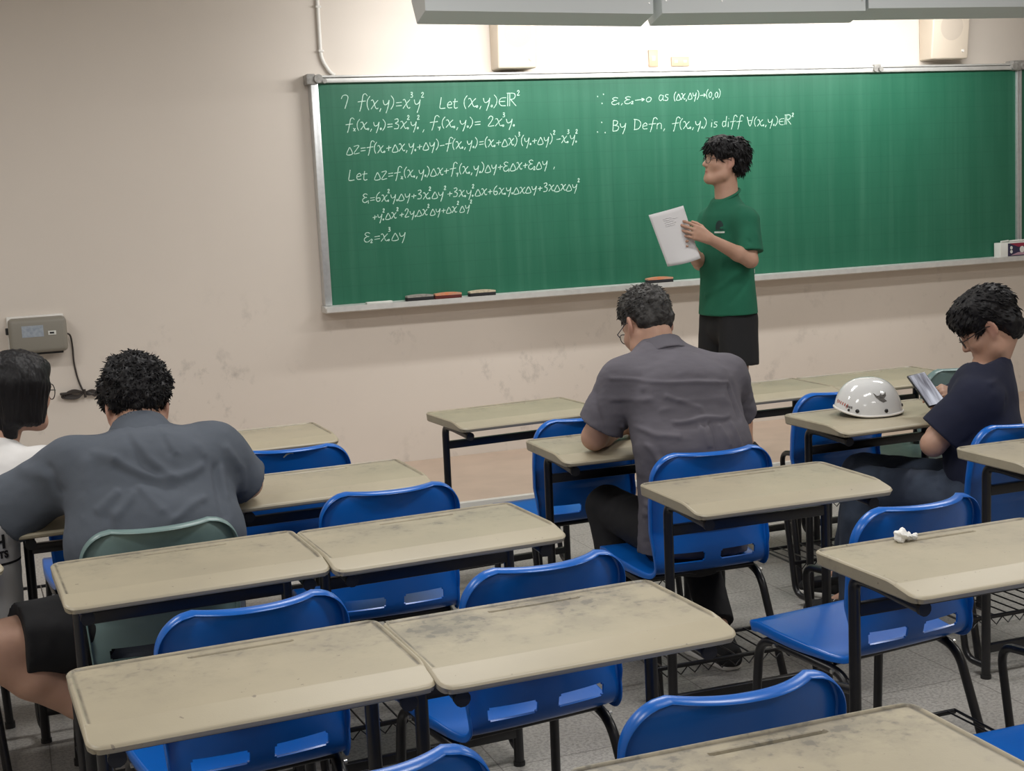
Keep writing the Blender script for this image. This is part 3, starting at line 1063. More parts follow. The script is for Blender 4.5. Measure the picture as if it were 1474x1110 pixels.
def make_desk():
    root = empty('school_desk', (0, 0, 0), 0, 'x', 'desk', 'beige topped school desks')
    bm_obj('desktop', make_desktop(), M['desk'], root, angle=28)
    for s in (-1, 1):
        # main leg: arm under the top, rounded bend, upright to the floor
        b = bmesh.new()
        x = s * 0.264
        add_tube(b, fillet([(x, -0.155, 0.688), (x, 0.03, 0.699), (x, 0.100, 0.694), (x * 1.01, 0.103, 0.006)], 0.075, 10), 0.0145, 12)
        lg = bm_obj('leg', b, M['frame'], root)
        b = bmesh.new()
        add_tube(b, [(x, -0.152, 0.6880), (x, -0.163, 0.6875)], 0.0165, 12)
        bm_obj('end_cap', b, M['black_rubber'], lg)
        b = bmesh.new()
        add_tube(b, [(x * 1.01, 0.103, 0.012), (x * 1.01, 0.103, 0.0)], 0.017, 12)
        bm_obj('foot_cap', b, M['black_rubber'], lg)
        b = bmesh.new()
        x2 = s * 0.278
        add_tube(b, fillet([(x2 * 0.955, 0.105, 0.42), (x2, 0.250, 0.40), (x2 * 1.0, 0.185, 0.045), (x2 * 0.965, 0.100, 0.042)], 0.06, 10), 0.0115, 12)
        bm_obj('back_leg', b, M['frame'], root)
    b = bmesh.new()
    add_box(b, (-0.262, 0.090, 0.600), (0.262, 0.114, 0.632), 0.004)
    bm_obj('crossbar', b, M['frame'], root)
    b = bmesh.new()
    add_box(b, (-0.264, 0.092, 0.085), (0.264, 0.114, 0.112), 0.003)
    bm_obj('lower_bar', b, M['frame'], root)
    b = bmesh.new()
    for y, z in ((0.205, 0.165), (0.43, 0.165)):
        add_box(b, (-0.277, y - 0.006, z - 0.010), (0.277, y + 0.006, z + 0.002), 0.002)
    for k in range(11):
        x = -0.25 + 0.05 * k
        add_tube(b, [(x, 0.205, 0.165), (x, 0.43, 0.165)], 0.0028, 6)
    pts = []
    for k in range(23):
        pts.append((-0.26 + 0.0236 * k, 0.205, 0.156 if k % 2 == 0 else 0.132))
    add_tube(b, pts, 0.0025, 6)
    for s in (-1, 1):
        add_tube(b, [(s * 0.275, 0.205, 0.160), (s * 0.275, 0.43, 0.165)], 0.004, 6)
    bm_obj('book_rack', b, M['frame'], root)
    return root


DESKS = [
    # x, y, rotation (degrees), label
    (0.364, 2.572, 2.5, 'beige desk in the lower left corner, closest to the camera on the left'),
    (0.989, 2.567, 1.9, 'grimy beige desk right of the lower left corner desk'),
    (0.366, 3.475, 2.8, 'beige desk right behind the grey green chair of the person in slate shirt'),
    (0.995, 3.480, 3.1, 'beige desk in the middle of the left block, right of the grey green chair'),
    (2.025, 3.515, -0.6, 'beige desk behind the blue chair of the person in mauve grey shirt'),
    (2.056, 2.610, 0.7, 'beige desk on the right with a crumpled tissue on it'),
    (0.891, 4.333, 1.5, 'beige desk right of the elbow of the person in slate shirt'),
    (0.816, 5.315, 2.2, 'beige front row desk on the left, beyond the person in slate shirt'),
    (1.903, 5.304, 4.6, 'empty front row desk standing free against the wall, left of the mauve grey shirt'),
    (2.001, 4.413, -0.7, 'beige desk the person in mauve grey shirt leans on'),
    (3.024, 4.360, 1.6, 'beige desk carrying the white helmet'),
    (2.955, 5.195, 0.5, 'front row desk with small bag hooks under it, left of the front desk furthest right'),
    (3.575, 5.185, 0.0, 'front row desk furthest right, beyond the white helmet'),
    (3.115, 3.464, 0.0, 'beige desk cut off by the right edge, behind the navy tee'),
    (1.041, 1.689, 0.0, 'desk at the very bottom of the picture with a long pencil groove'),
    (0.262, 4.330, 1.5, 'beige desk under the arms of the person in slate shirt'),
    (0.190, 5.325, 2.0, 'front row desk hidden behind the person in slate shirt'),
    (-0.424, 3.810, 20.0, 'turned desk poking in at the left edge above the bare knee'),
]
desk0 = make_desk()
for i, (x, y, r, lab) in enumerate(DESKS):
    if i == 0:
        d = desk0
        d.location = (x, y, 0); d.rotation_euler = (0, 0, math.radians(r)); d['label'] = lab
    else:
        d = dup(desk0, (x, y, 0), math.radians(r), lab)
    wear = {1: 1.0, 14: 0.75, 3: 0.45, 2: 0.35, 0: 0.40, 9: 0.4}.get(i, 0.2)
    for ch in d.children:
        if ch.name.startswith('desktop'):
            ch.color = (wear, wear, wear, 1)


# ================================================================== CHAIRS
def shell_surface():
    """(t along profile 0..1, s across -1..1) -> point; chair faces +y, origin on the floor under the seat"""
    prof = [(0.245, 0.372), (0.238, 0.394), (0.210, 0.404), (0.11, 0.398), (0.0, 0.390), (-0.09, 0.384), (-0.140, 0.390), (-0.167, 0.420),
            (-0.180, 0.47), (-0.192, 0.55), (-0.207, 0.64), (-0.222, 0.72), (-0.238, 0.785)]
    return catmull([(0, a, b) for a, b in prof], 10)


SEAT_TOP = 0.40


def make_shell(material):
    P = shell_surface()
    n = len(P)
    # arc length
    L = [0.0]
    for a, b in zip(P, P[1:]):
        L.append(L[-1] + (b - a).length)
    tot = L[-1]
    ss = sorted(set(list(np.round(np.linspace(-1, 1, 53), 4)) + [-.78, -.755, -.165, -.14, .14, .165, .755, .78]))
    m = len(ss)
    verts = []
    tt = []
    for i in range(n):
        t = L[i] / tot
        z = P[i].z
        back = min(max((z - 0.41) / 0.12, 0), 1)
        bw = min(max((z - 0.40) / 0.22, 0), 1) if P[i].y < -0.1 else 0.0
        # half width
        w = 0.228 - 0.034 * min(max((0.12 - P[i].y) / 0.28, 0), 1) ** 1.5
        w = w * (1 - bw) + 0.206 * bw
        dtop = tot - L[i]
        rc = 0.085
        if dtop < rc:
            w -= rc * (1 - math.sqrt(max(0, 1 - ((rc - dtop) / rc) ** 2))) * 0.9
        if L[i] < 0.05:
            w -= 0.05 * (1 - math.sqrt(max(0, 1 - ((0.05 - L[i]) / 0.05) ** 2)))
        for s in ss:
            y, zz = P[i].y, P[i].z
            k = abs(s) ** 2.2
            y += 0.050 * k * back                                   # back wraps forward at the sides
            zz += (1 - back) * 0.004 * abs(s) ** 3 * (1 if t > 0.08 else 0.3)   # seat edges lift
            if back > 0.99:
                y -= 0.008 * math.exp(-((zz - 0.50) / 0.06) ** 2) * math.cos(s * PI / 2)
            verts.append((s * w, y, zz))
        tt.append(z)
    mask = [[True] * (m - 1) for _ in range(n - 1)]
    rows = [i for i in range(n - 1) if P[i].z > 0.420 and P[i + 1].z < 0.462 and P[i].y < -0.15]
    for q, i in enumerate(rows):
        for j in range(m - 1):
            c = abs((ss[j] + ss[j + 1]) / 2)
            lo, hi = (0.165, 0.755) if q in (0, len(rows) - 1) else (0.14, 0.78)
            if lo < c < hi:
                mask[i][j] = False
    me = grid_mesh('shell', verts, n, m, mask)
    o = mesh_obj('shell', me, material)
    md = o.modifiers.new('s', 'SOLIDIFY'); md.thickness = 0.006; md.offset = 0
    bake(o)
    # rolled rim along the outline joined into the same mesh
    b = bmesh.new()
    b.from_mesh(o.data)
    ring = [verts[i * m] for i in range(n)] + [verts[(n - 1) * m + j] for j in range(1, m)] + [verts[i * m + m - 1] for i in range(n - 2, -1, -1)] + [verts[j] for j in range(m - 2, 0, -1)]
    # rolled lip: the outline turns over towards the back / underside
    nrm = {}
    for i in range(n):
        a_, c_ = P[max(i - 1, 0)], P[min(i + 1, n - 1)]
        tg = (c_ - a_).normalized()
        nrm[i] = Vector((0, tg.z, -tg.y))            # towards the back or underside
        if nrm[i].z > 0.5 or (abs(nrm[i].z) <= 0.5 and nrm[i].y > 0):
            nrm[i] = -nrm[i]
    idx = [(i, 0) for i in range(n)] + [(n - 1, j) for j in range(1, m)] + [(i, m - 1) for i in range(n - 2, -1, -1)] + [(0, j) for j in range(m - 2, 0, -1)]
    cen = [Vector((0, P[i].y, P[i].z)) for i, j in idx]
    base = [Vector(verts[i * m + j]) for i, j in idx]
    K = len(idx)
    outw = []
    for q in range(K):
        tg = (base[(q + 1) % K] - base[(q - 1) % K]).normalized()
        nn = nrm[idx[q][0]]
        o_ = tg.cross(nn).normalized()
        if o_.dot(base[q] - Vector((0, base[q].y, base[q].z)) + (Vector((0, 0, 1)) if idx[q][0] == n - 1 else Vector((0, .3, 0)) if idx[q][0] == 0 else Vector((0, 0, 0)))) < 0:
            o_ = -o_
        outw.append(o_)
    prof2 = [(0.000, -0.0030), (0.0035, -0.0018), (0.0056, 0.0020), (0.0062, 0.0070), (0.0058, 0.0150), (0.0035, 0.0165), (0.0014, 0.0150), (0.0012, 0.0040), (-0.004, 0.0030)]
    dp = [1.65 if base[q].z > 0.47 else 0.95 + 0.7 * min(max((base[q].y + 0.12) / 0.15, 0), 1) for q in range(K)]
    dp = [(dp[q - 2] + dp[q - 1] + dp[q] + dp[(q + 1) % K] + dp[(q + 2) % K]) / 5 for q in range(K)]
    loops = [[b.verts.new(base[q] + outw[q] * o2 + nrm[idx[q][0]] * d2 * (dp[q] if d2 > 0 else 1)) for q in range(K)] for (o2, d2) in prof2]
    for A_, B_ in zip(loops, loops[1:]):
        for q in range(K):
            b.faces.new((A_[q], A_[(q + 1) % K], B_[(q + 1) % K], B_[q]))
    bmesh.ops.recalc_face_normals(b, faces=b.faces)
    b.to_mesh(o.data)
    b.free()
    o.data.shade_smooth()
    o.data.set_sharp_from_angle(angle=math.radians(50))
    o.data.materials.clear(); o.data.materials.append(material)
    return o


def make_chair(material, label, group):
    root = empty('classroom_chair', (0, 0, 0), 0, label, 'chair', group)
    sh = make_shell(material)
    sh.parent = root
    for s in (-1, 1):
        b = bmesh.new()
        x = s * 0.178
        add_tube(b, fillet([(s * 0.228, 0.235, 0.004), (s * 0.216, 0.205, 0.362), (s * 0.206, -0.02, 0.352), (s * 0.192, -0.130, 0.340), (s * 0.222, -0.225, 0.004)], 0.065, 10), 0.0130, 12)
        fr = bm_obj('side_frame', b, M['frame'], root)
        for (xx, yy) in ((s * 0.228, 0.235), (s * 0.222, -0.225)):
            b = bmesh.new()
            add_tube(b, [(xx, yy, 0.02), (xx, yy, 0.0)], 0.016, 10)
            bm_obj('foot_cap', b, M['black_rubber'], fr)
        for xx, y, z in ((s * 0.213, 0.125, 0.358), (s * 0.197, -0.095, 0.346)):
            b = bmesh.new()
            add_tube(b, [(xx + s * 0.010, y, z), (xx + s * 0.018, y, z)], 0.006, 10)
            bm_obj('bolt', b, M['bolt'], fr)
    for y, z in ((0.10, 0.372), (-0.08, 0.364)):
        b = bmesh.new()
        add_tube(b, [(-0.19, y, z), (0.19, y, z)], 0.010, 10)
        bm_obj('under_seat_bar', b, M['frame'], root)
    return root


# x, y of the middle of the back's top edge, rotation, colour, label
CHAIRS = [
    (0.430, 1.915, 0, 'b', 'blue chair peeking in at the bottom edge, left of the nearest blue chair'),
    (1.085, 1.945, 0, 'b', 'nearest blue chair, in front of the bottom desk'),
    (0.438, 2.860, 6, 'b', 'blue chair between the two desks on the left, in front of the lower left desk'),
    (1.104, 2.855, 7, 'b', 'blue chair tucked behind the grimy desk in the middle left block'),
    (1.000, 3.845, 0, 'b', 'blue chair right of the person in slate shirt'),
    (2.050, 3.835, -2, 'b', 'blue chair the person in mauve grey shirt sits on'),
    (2.155, 2.905, 7, 'b', 'blue chair with its seat showing, in front of the desk with the tissue'),
    (3.135, 3.690, 6, 'b', 'blue chair under the person in navy tee at the right edge'),
    (0.870, 4.700, -3, 'b', 'blue chair in the second row left with a small scratch on its back'),
    (1.985, 4.690, 2, 'b', 'blue chair partly hidden by the mauve grey shirt, before the front desk'),
    (3.065, 4.660, 2, 'b', 'blue chair behind the white helmet'),
    (2.060, 1.935, 0, 'b', 'blue chair showing only its seat corner at the right bottom edge'),
    (-0.340, 4.140, 0, 'b', 'blue chair at the left edge under the person in white tee'),
    (0.270, 4.720, 0, 'b', 'blue chair glimpsed beneath the desk of the person in slate shirt'),
    (0.332, 3.730, 3, 't', 'grey green chair the person in slate shirt sits on'),
    (3.850, 4.930, 10, 't', 'grey green chair beyond the phone of the person in navy tee'),
]
blue0 = make_chair(M['blue'], 'x', 'blue classroom chairs')
teal0 = make_chair(M['teal'], 'x', 'grey green classroom chairs')
first = {'b': blue0, 't': teal0}
used = {'b': False, 't': False}
for (x, y, r, k, lab) in CHAIRS:
    a = math.radians(r)
    # origin is 0.238 in front of the top edge
    loc = (x - 0.238 * math.sin(a), y + 0.238 * math.cos(a), 0)
    if not used[k]:
        c = first[k]; used[k] = True
        c.location = loc; c.rotation_euler = (0, 0, a); c['label'] = lab
    else:
        dup(first[k], loc, a, lab)

# the pale scuff on one chair's back
for o in list(COL.objects):
    if o.get('label', '').endswith('small scratch on its back'):
        b = bmesh.new()
        inv = o.matrix_basis.inverted()
        add_tube(b, [inv @ Vector(p) for p in ((.842, 4.7020, .762), (.854, 4.7015, .772), (.867, 4.7010, .776), (.881, 4.7015, .772))], [.0022, .0035, .003, .0016], 6)
        bm_obj('scuff_mark', b, M['print_white'], o)
    if o.get('label', '').startswith('front row desk with small bag hooks'):
        for k in range(3):
            b = bmesh.new()
            add_tube(b, [Vector((0.195 + 0.028 * k + 0.013 * math.cos(a * PI / 8), -0.02, 0.697 + 0.016 * math.sin(a * PI / 8))) for a in range(16)], .0024, 6, closed=True)
            bm_obj('bag_hook', b, M['frame'], o)

# ================================================================== THINGS ON DESKS
# crumpled tissue
b = bmesh.new()
for (p, r) in (((0, 0, 0.014), 0.017), ((0.022, 0.004, 0.009), 0.010), ((0.036, -0.004, 0.009), 0.008)):
    res = bmesh.ops.create_icosphere(b, subdivisions=3, radius=r)
    ph = random.random() * 9
    for v in res['verts']:
        n = v.co.normalized()
        k = 1 + 0.22 * math.sin(n.x * 4 + ph) * math.sin(n.y * 4 + ph * 2) + 0.12 * math.sin(n.z * 6 + n.x * 3 + ph)
        v.co = n * r * k
        v.co.z = max(v.co.z, -p[2] + 0.0005) if p[2] < 0.02 else v.co.z
        v.co += Vector(p)
o = bm_obj('crumpled_tissue', b, M['tissue'])
o.location = (1.968, 2.772, DT - 0.003)
tag(o, 'crumpled white tissue at the pencil groove of the right hand desk', 'tissue')

# helmet
HX, HY = 2.975, 4.385
hel = empty('open_face_helmet', (HX, HY, DT - 0.004), math.radians(61), 'glossy white half helmet standing on a desk', 'helmet')
b = bmesh.new()
NU, NV = 48, 24
rx, ry, hz = 0.101, 0.119, 0.140
vs = {}


def hel_pt(a, t, grow=0.0):
    """a around, t 0 rim .. 1 crown; front is +y and its brim rides higher"""
    rimz = 0.012 + 0.022 * max(math.sin(a), 0) ** 2 - 0.004 * abs(math.cos(a)) ** 2
    ph = t * PI / 2
    c = math.cos(ph) ** 0.82
    z = rimz + (hz - rimz) * math.sin(ph) ** 0.95
    flare = 1 + 0.05 * (1 - t) ** 6
    return Vector(((rx + grow) * c * math.cos(a) * flare, (ry + grow) * c * math.sin(a) * flare, z + grow * math.sin(ph)))


rings = []
for j in range(NV):
    t = j / NV
    rings.append([b.verts.new(hel_pt(2 * PI * i / NU, t)) for i in range(NU)])
topv = b.verts.new((0, 0, hz))
for A, B2 in zip(rings, rings[1:]):
    for i in range(NU):
        b.faces.new((A[i], A[(i + 1) % NU], B2[(i + 1) % NU], B2[i]))
for i in range(NU):
    b.faces.new((rings[-1][i], rings[-1][(i + 1) % NU], topv))
o = bm_obj('shell', b, M['helmet'], hel)
b = bmesh.new()
add_tube(b, [hel_pt(2 * PI * i / 64, 0.0) for i in range(64)], 0.0042, 8, closed=True)
bm_obj('rim_trim', b, M['white_pl'], hel)
b = bmesh.new()
inner = []
for j in range(10):
    t = j / 10
    inner.append([b.verts.new(hel_pt(2 * PI * i / NU, t, -0.012)) for i in range(NU)])
for A, B2 in zip(inner, inner[1:]):
    for i in range(NU):
        b.faces.new((A[i], A[(i + 1) % NU], B2[(i + 1) % NU], B2[i]))
b.faces.new(inner[-1])
bm_obj('lining', b, M['felt'], hel)


def hel_frame(a, t, off=0.001):
    p = hel_pt(a, t)
    n = (hel_pt(a + .02, t) - hel_pt(a - .02, t)).cross(hel_pt(a, min(t + .02, 0.99)) - hel_pt(a, t - .02)).normalized()
    if n.dot(p) < 0: n = -n
    u = (hel_pt(a + .02, t) - hel_pt(a - .02, t)).normalized()
    v = n.cross(u)
    return p + n * off, u, v, n


def hel_snap(a, t, r):
    p, u, v, n = hel_frame(a, t, 0.0005)
    b2 = bmesh.new()
    Mx = Matrix((u, v, n)).transposed().to_4x4(); Mx.translation = p
    add_lathe(b2, [(r, -0.003), (r, 0.0015), (r * 0.75, 0.003), (0.0006, 0.0034)], 20, Mx)
    bm_obj('snap_stud', b2, M['black_gloss'], hel)


def hel_poly(name, a, t, outline, material, sc=1.0, thick=0.0012):
    b2 = bmesh.new()
    for poly in outline:
        top = []
        for (x, y) in poly:
            aa = a + x * sc / rx; tt2 = t + y * sc / (hz * 1.25)
            p, u, v, n = hel_frame(aa, tt2, thick)
            top.append(b2.verts.new(p))
        b2.faces.new(top)
    return bm_obj(name, b2, material, hel, smooth=False)


D2R = PI / 180
hel_snap(141 * D2R, 0.055, 0.0045)
hel_snap(157 * D2R, 0.070, 0.0072)
hel_snap(207 * D2R, 0.075, 0.0072)
hel_snap(262 * D2R, 0.10, 0.0060)
wing = [[(-.026, .022), (-.012, .010), (0, .012), (.004, .002), (-.006, -.006), (-.018, .006)],
        [(.024, .022), (.016, .014), (.004, .012), (.002, .000), (.010, -.002), (.022, .008)],
        [(-.006, -.006), (.004, .002), (.012, -.002), (.020, -.010), (.006, -.014)],
        [(-.003, .012), (.002, .018), (.007, .012), (.002, .006)]]
hel_poly('wing_emblem', 200 * D2R, 0.30, wing, M['emblem'])
red = []
for i in range(6):
    x = -.030 + i * .010
    red.append([(x, -.001 - .001 * i), (x + .003, .009 - .001 * i), (x + .006, .008 - .001 * i), (x + .0035, -.002 - .001 * i)])
red.append([(-.030, -.003), (.022, -.009), (.022, -.011), (-.030, -.005)])
hel_poly('script_decal', 124 * D2R, 0.135, red, M['decal_red'])
gr = []
for i in range(4):
    x = .000 + i * .0062
    gr.append([(x, -.002), (x + .0008, .005), (x + .005, .0045), (x + .0045, -.0025)])
hel_poly('grey_decal', 134 * D2R, 0.105, gr, M['decal_grey'])

# ================================================================== PEOPLE: signed distance bodies
V = lambda *a: np.array(a, dtype=np.float64)


def unit(v):
    v = np.asarray(v, float)
    return v / (np.linalg.norm(v) + 1e-12)


class Field:
    """union of soft primitives sampled on a grid, meshed with surface nets"""

    def __init__(self, lo, hi, h):
        self.lo = np.asarray(lo, float); self.h = h
        self.n = np.ceil((np.asarray(hi, float) - self.lo) / h).astype(int) + 1
        self.d = np.full(self.n, 0.3, np.float32)

    def sub(self, lo, hi):
        a = np.clip(np.floor((np.asarray(lo) - self.lo) / self.h).astype(int), 0, self.n)
        b = np.clip(np.ceil((np.asarray(hi) - self.lo) / self.h).astype(int) + 1, 0, self.n)
        if np.any(b <= a):
            return None, None
        ax = [(self.lo[i] + self.h * np.arange(a[i], b[i])) for i in range(3)]
        return (slice(a[0], b[0]), slice(a[1], b[1]), slice(a[2], b[2])), (ax[0][:, None, None], ax[1][None, :, None], ax[2][None, None, :])

    def add(self, fn, lo, hi, k=0.0, op='u'):
        m = max(k, 0.0) + 2.5 * self.h
        s, P = self.sub(np.asarray(lo) - m, np.asarray(hi) + m)
        if s is None:
            return
        v = fn(*P)
        a = self.d[s]
        if op == 'u':
            if k > 0:
                t = np.clip(0.5 + 0.5 * (a - v) / k, 0, 1)
                self.d[s] = a + (v - a) * t - k * t * (1 - t)
            else:
                self.d[s] = np.minimum(a, v)
        elif op == 's':      # subtract
            v = -v
            if k > 0:
                t = np.clip(0.5 - 0.5 * (a - v) / k, 0, 1)
                self.d[s] = a + (v - a) * t + k * t * (1 - t)
            else:
                self.d[s] = np.maximum(a, v)
        elif op == 'i':
            self.d[s] = np.maximum(a, v)

    def caps(self, a, b, ra, rb, k=0.02, op='u'):
        a, b = np.asarray(a, float), np.asarray(b, float)
        ab = b - a; L2 = ab @ ab + 1e-12

        def fn(x, y, z):
            px, py, pz = x - a[0], y - a[1], z - a[2]
            t = np.clip((px * ab[0] + py * ab[1] + pz * ab[2]) / L2, 0, 1)
            return np.sqrt((px - t * ab[0]) ** 2 + (py - t * ab[1]) ** 2 + (pz - t * ab[2]) ** 2) - (ra + (rb - ra) * t)
        r = max(ra, rb)
        self.add(fn, np.minimum(a, b) - r, np.maximum(a, b) + r, k, op)

    def ecaps(self, a, b, wdir, wa, ta, wb, tb, k=0.03, flat=(False, False), op='u', ext=0.0):
        """elliptic capsule: half width w along wdir, half thickness t; flat=(start,end) cuts the ends square"""
        a, b = np.asarray(a, float), np.asarray(b, float)
        ab = b - a; L = np.linalg.norm(ab); u = ab / L
        w = np.asarray(wdir, float); w = unit(w - u * (w @ u)); t_ = np.cross(u, w)

        def fn(x, y, z):
            px, py, pz = x - a[0], y - a[1], z - a[2]
            s = px * u[0] + py * u[1] + pz * u[2]
            q = px * w[0] + py * w[1] + pz * w[2]
            r = px * t_[0] + py * t_[1] + pz * t_[2]
            f = np.clip(s / L, 0, 1)
            W = wa + (wb - wa) * f; T = ta + (tb - ta) * f
            e = s - f * L
            qq = q / W; rr = r / T
            k0 = np.sqrt(qq * qq + rr * rr + (e / T) ** 2) + 1e-9
            k1 = np.sqrt((qq / W) ** 2 + (rr / T) ** 2 + (e / (T * T)) ** 2) + 1e-9
            d = k0 * (k0 - 1) / k1
            if flat[0]:
                d = np.maximum(d, -s)
            if flat[1]:
                d = np.maximum(d, s - L)
            return d
        r = max(wa, wb, ta, tb)
        self.add(fn, np.minimum(a, b) - r, np.maximum(a, b) + r, k, op)

    def ell(self, c, r, R=None, k=0.02, op='u'):
        c = np.asarray(c, float); r = np.asarray(r, float)
        R = np.eye(3) if R is None else np.asarray(R)      # columns = local axes

        def fn(x, y, z):
            px, py, pz = x - c[0], y - c[1], z - c[2]
            l = [(px * R[0, i] + py * R[1, i] + pz * R[2, i]) for i in range(3)]
            k0 = np.sqrt(sum((l[i] / r[i]) ** 2 for i in range(3))) + 1e-9
            k1 = np.sqrt(sum((l[i] / r[i] ** 2) ** 2 for i in range(3))) + 1e-9
            return k0 * (k0 - 1) / k1
        m = r.max()
        self.add(fn, c - m, c + m, k, op)

    def plane_cut(self, p, n, lo, hi):
        """remove everything on the +n side of the plane inside the box"""
        p = np.asarray(p, float); n = unit(n)
        self.add(lambda x, y, z: (x - p[0]) * n[0] + (y - p[1]) * n[1] + (z - p[2]) * n[2], lo, hi, 0, 'i')

    def mesh(self, smooth=1, disp=None):
        d = self.d
        ins = d < 0
        c = [ins[i:i + d.shape[0] - 1, j:j + d.shape[1] - 1, k:k + d.shape[2] - 1] for i in (0, 1) for j in (0, 1) for k in (0, 1)]
        anyi = c[0].copy(); alli = c[0].copy()
        for q in c[1:]:
            anyi |= q; alli &= q
        act = anyi & ~alli
        I = np.argwhere(act)
        idx = np.full(act.shape, -1, np.int64)
        idx[act] = np.arange(len(I))
        acc = np.zeros((len(I), 3)); cnt = np.zeros(len(I))
        offs = [(i, j, k) for i in (0, 1) for j in (0, 1) for k in (0, 1)]
        for o in offs:
            for ax in range(3):
                if o[ax] == 1:
                    continue
                o2 = list(o); o2[ax] = 1
                d0 = d[I[:, 0] + o[0], I[:, 1] + o[1], I[:, 2] + o[2]]
                d1 = d[I[:, 0] + o2[0], I[:, 1] + o2[1], I[:, 2] + o2[2]]
                m = (d0 < 0) != (d1 < 0)
                t = d0[m] / (d0[m] - d1[m])
                p = np.tile(np.array(o, float), (m.sum(), 1)); p[:, ax] += t
                acc[m] += p; cnt[m] += 1
        P = self.lo + self.h * (I + acc / cnt[:, None])
        Q = []
        for ax in range(3):
            a1, a2 = (ax + 1) % 3, (ax + 2) % 3
            sl0 = [slice(None)] * 3; sl1 = [slice(None)] * 3
            sl0[ax] = slice(0, -1); sl1[ax] = slice(1, None)
            A, B = ins[tuple(sl0)], ins[tuple(sl1)]
            E = np.argwhere(A != B)
            ok = (E[:, a1] > 0) & (E[:, a2] > 0) & (E[:, a1] < d.shape[a1] - 1) & (E[:, a2] < d.shape[a2] - 1)
            E = E[ok]
            fl = A[E[:, 0], E[:, 1], E[:, 2]]
            def g(o1, o2):
                F = E.copy(); F[:, a1] += o1; F[:, a2] += o2
                return idx[F[:, 0], F[:, 1], F[:, 2]]
            q = np.stack([g(-1, -1), g(0, -1), g(0, 0), g(-1, 0)], 1)
            q[~fl] = q[~fl][:, ::-1]
            Q.append(q)
        Q = np.concatenate(Q)
        Q = Q[(Q >= 0).all(1)]
        for _ in range(smooth):
            P = laplace(P, Q, 0.5)
        if disp is not None:
            N = normals(P, Q)
            P = P + N * disp(P, N)[:, None]
        return P, Q


def laplace(P, Q, f):
    S = np.zeros_like(P); c = np.zeros(len(P))
    for a, b in ((0, 1), (1, 2), (2, 3), (3, 0)):
        np.add.at(S, Q[:, a], P[Q[:, b]]); np.add.at(S, Q[:, b], P[Q[:, a]])
        np.add.at(c, Q[:, a], 1); np.add.at(c, Q[:, b], 1)
    return P + f * (S / np.maximum(c, 1)[:, None] - P)


def normals(P, Q):
    n = np.cross(P[Q[:, 2]] - P[Q[:, 0]], P[Q[:, 3]] - P[Q[:, 1]])
    N = np.zeros_like(P)
    for a in range(4):
        np.add.at(N, Q[:, a], n)
    return N / (np.linalg.norm(N, axis=1)[:, None] + 1e-12)


_LAT = rng.random((32, 32, 32)).astype(np.float32)


def vnoise(P, f, seed=0.0):
    X = P * f + seed
    i = np.floor(X).astype(int); t = X - i
    t = t * t * (3 - 2 * t)
    r = 0
    for a in (0, 1):
        for b in (0, 1):
            for c in (0, 1):
                w = (t[:, 0] if a else 1 - t[:, 0]) * (t[:, 1] if b else 1 - t[:, 1]) * (t[:, 2] if c else 1 - t[:, 2])
                r = r + w * _LAT[(i[:, 0] + a) % 32, (i[:, 1] + b) % 32, (i[:, 2] + c) % 32]
    return r * 2 - 1


def fold(P, pts, sig, h):
    """soft ridge along a polyline"""
    pts = [np.asarray(p, float) for p in pts]
    best = np.full(len(P), 9.0)
    for a, b in zip(pts, pts[1:]):
        ab = b - a
        t = np.clip(((P - a) @ ab) / (ab @ ab + 1e-12), 0, 1)
        best = np.minimum(best, np.linalg.norm(P - a - t[:, None] * ab, axis=1))
    return h * np.exp(-(best / sig) ** 2)


def fold_xz(P, N, pts, sig, h):
    """soft ridge seen on the side of the cloth that faces the room's back (-y)"""
    P2 = P[:, [0, 2]] + .010 * np.stack([vnoise(P, 11, 3), vnoise(P, 11, 8)], 1)
    best = np.full(len(P), 9.0)
    pts = [np.asarray(p, float) for p in pts]
    for a, b in zip(pts, pts[1:]):
        ab = b - a
        t = np.clip(((P2 - a) @ ab) / (ab @ ab + 1e-12), 0, 1)
        best = np.minimum(best, np.linalg.norm(P2 - a - t[:, None] * ab, axis=1))
    return h * np.exp(-(best / sig) ** 2) * np.clip(-N[:, 1] * 2.0, 0, 1)


def to_obj(name, PQ, material, parent, tint=None, smooth=True):
    P, Q = PQ
    org = np.array(parent.location) if parent is not None else np.zeros(3)
    me = bpy.data.meshes.new(name)
    me.from_pydata((P - org).tolist(), [], Q.tolist())
    if tint is not None:
        at = me.color_attributes.new('tint', 'FLOAT_COLOR', 'POINT')
        at.data.foreach_set('color', np.concatenate([tint, np.ones((len(P), 1))], 1).astype(np.float32).ravel())
    if smooth:
        me.shade_smooth()
    return mesh_obj(name, me, material, parent)


def frame_from(fwd, up=(0, 0, 1)):
    """columns: right, forward, up"""
    f = unit(fwd); r = unit(np.cross(f, up)); u = np.cross(r, f)
    return np.stack([r, f, u], 1)


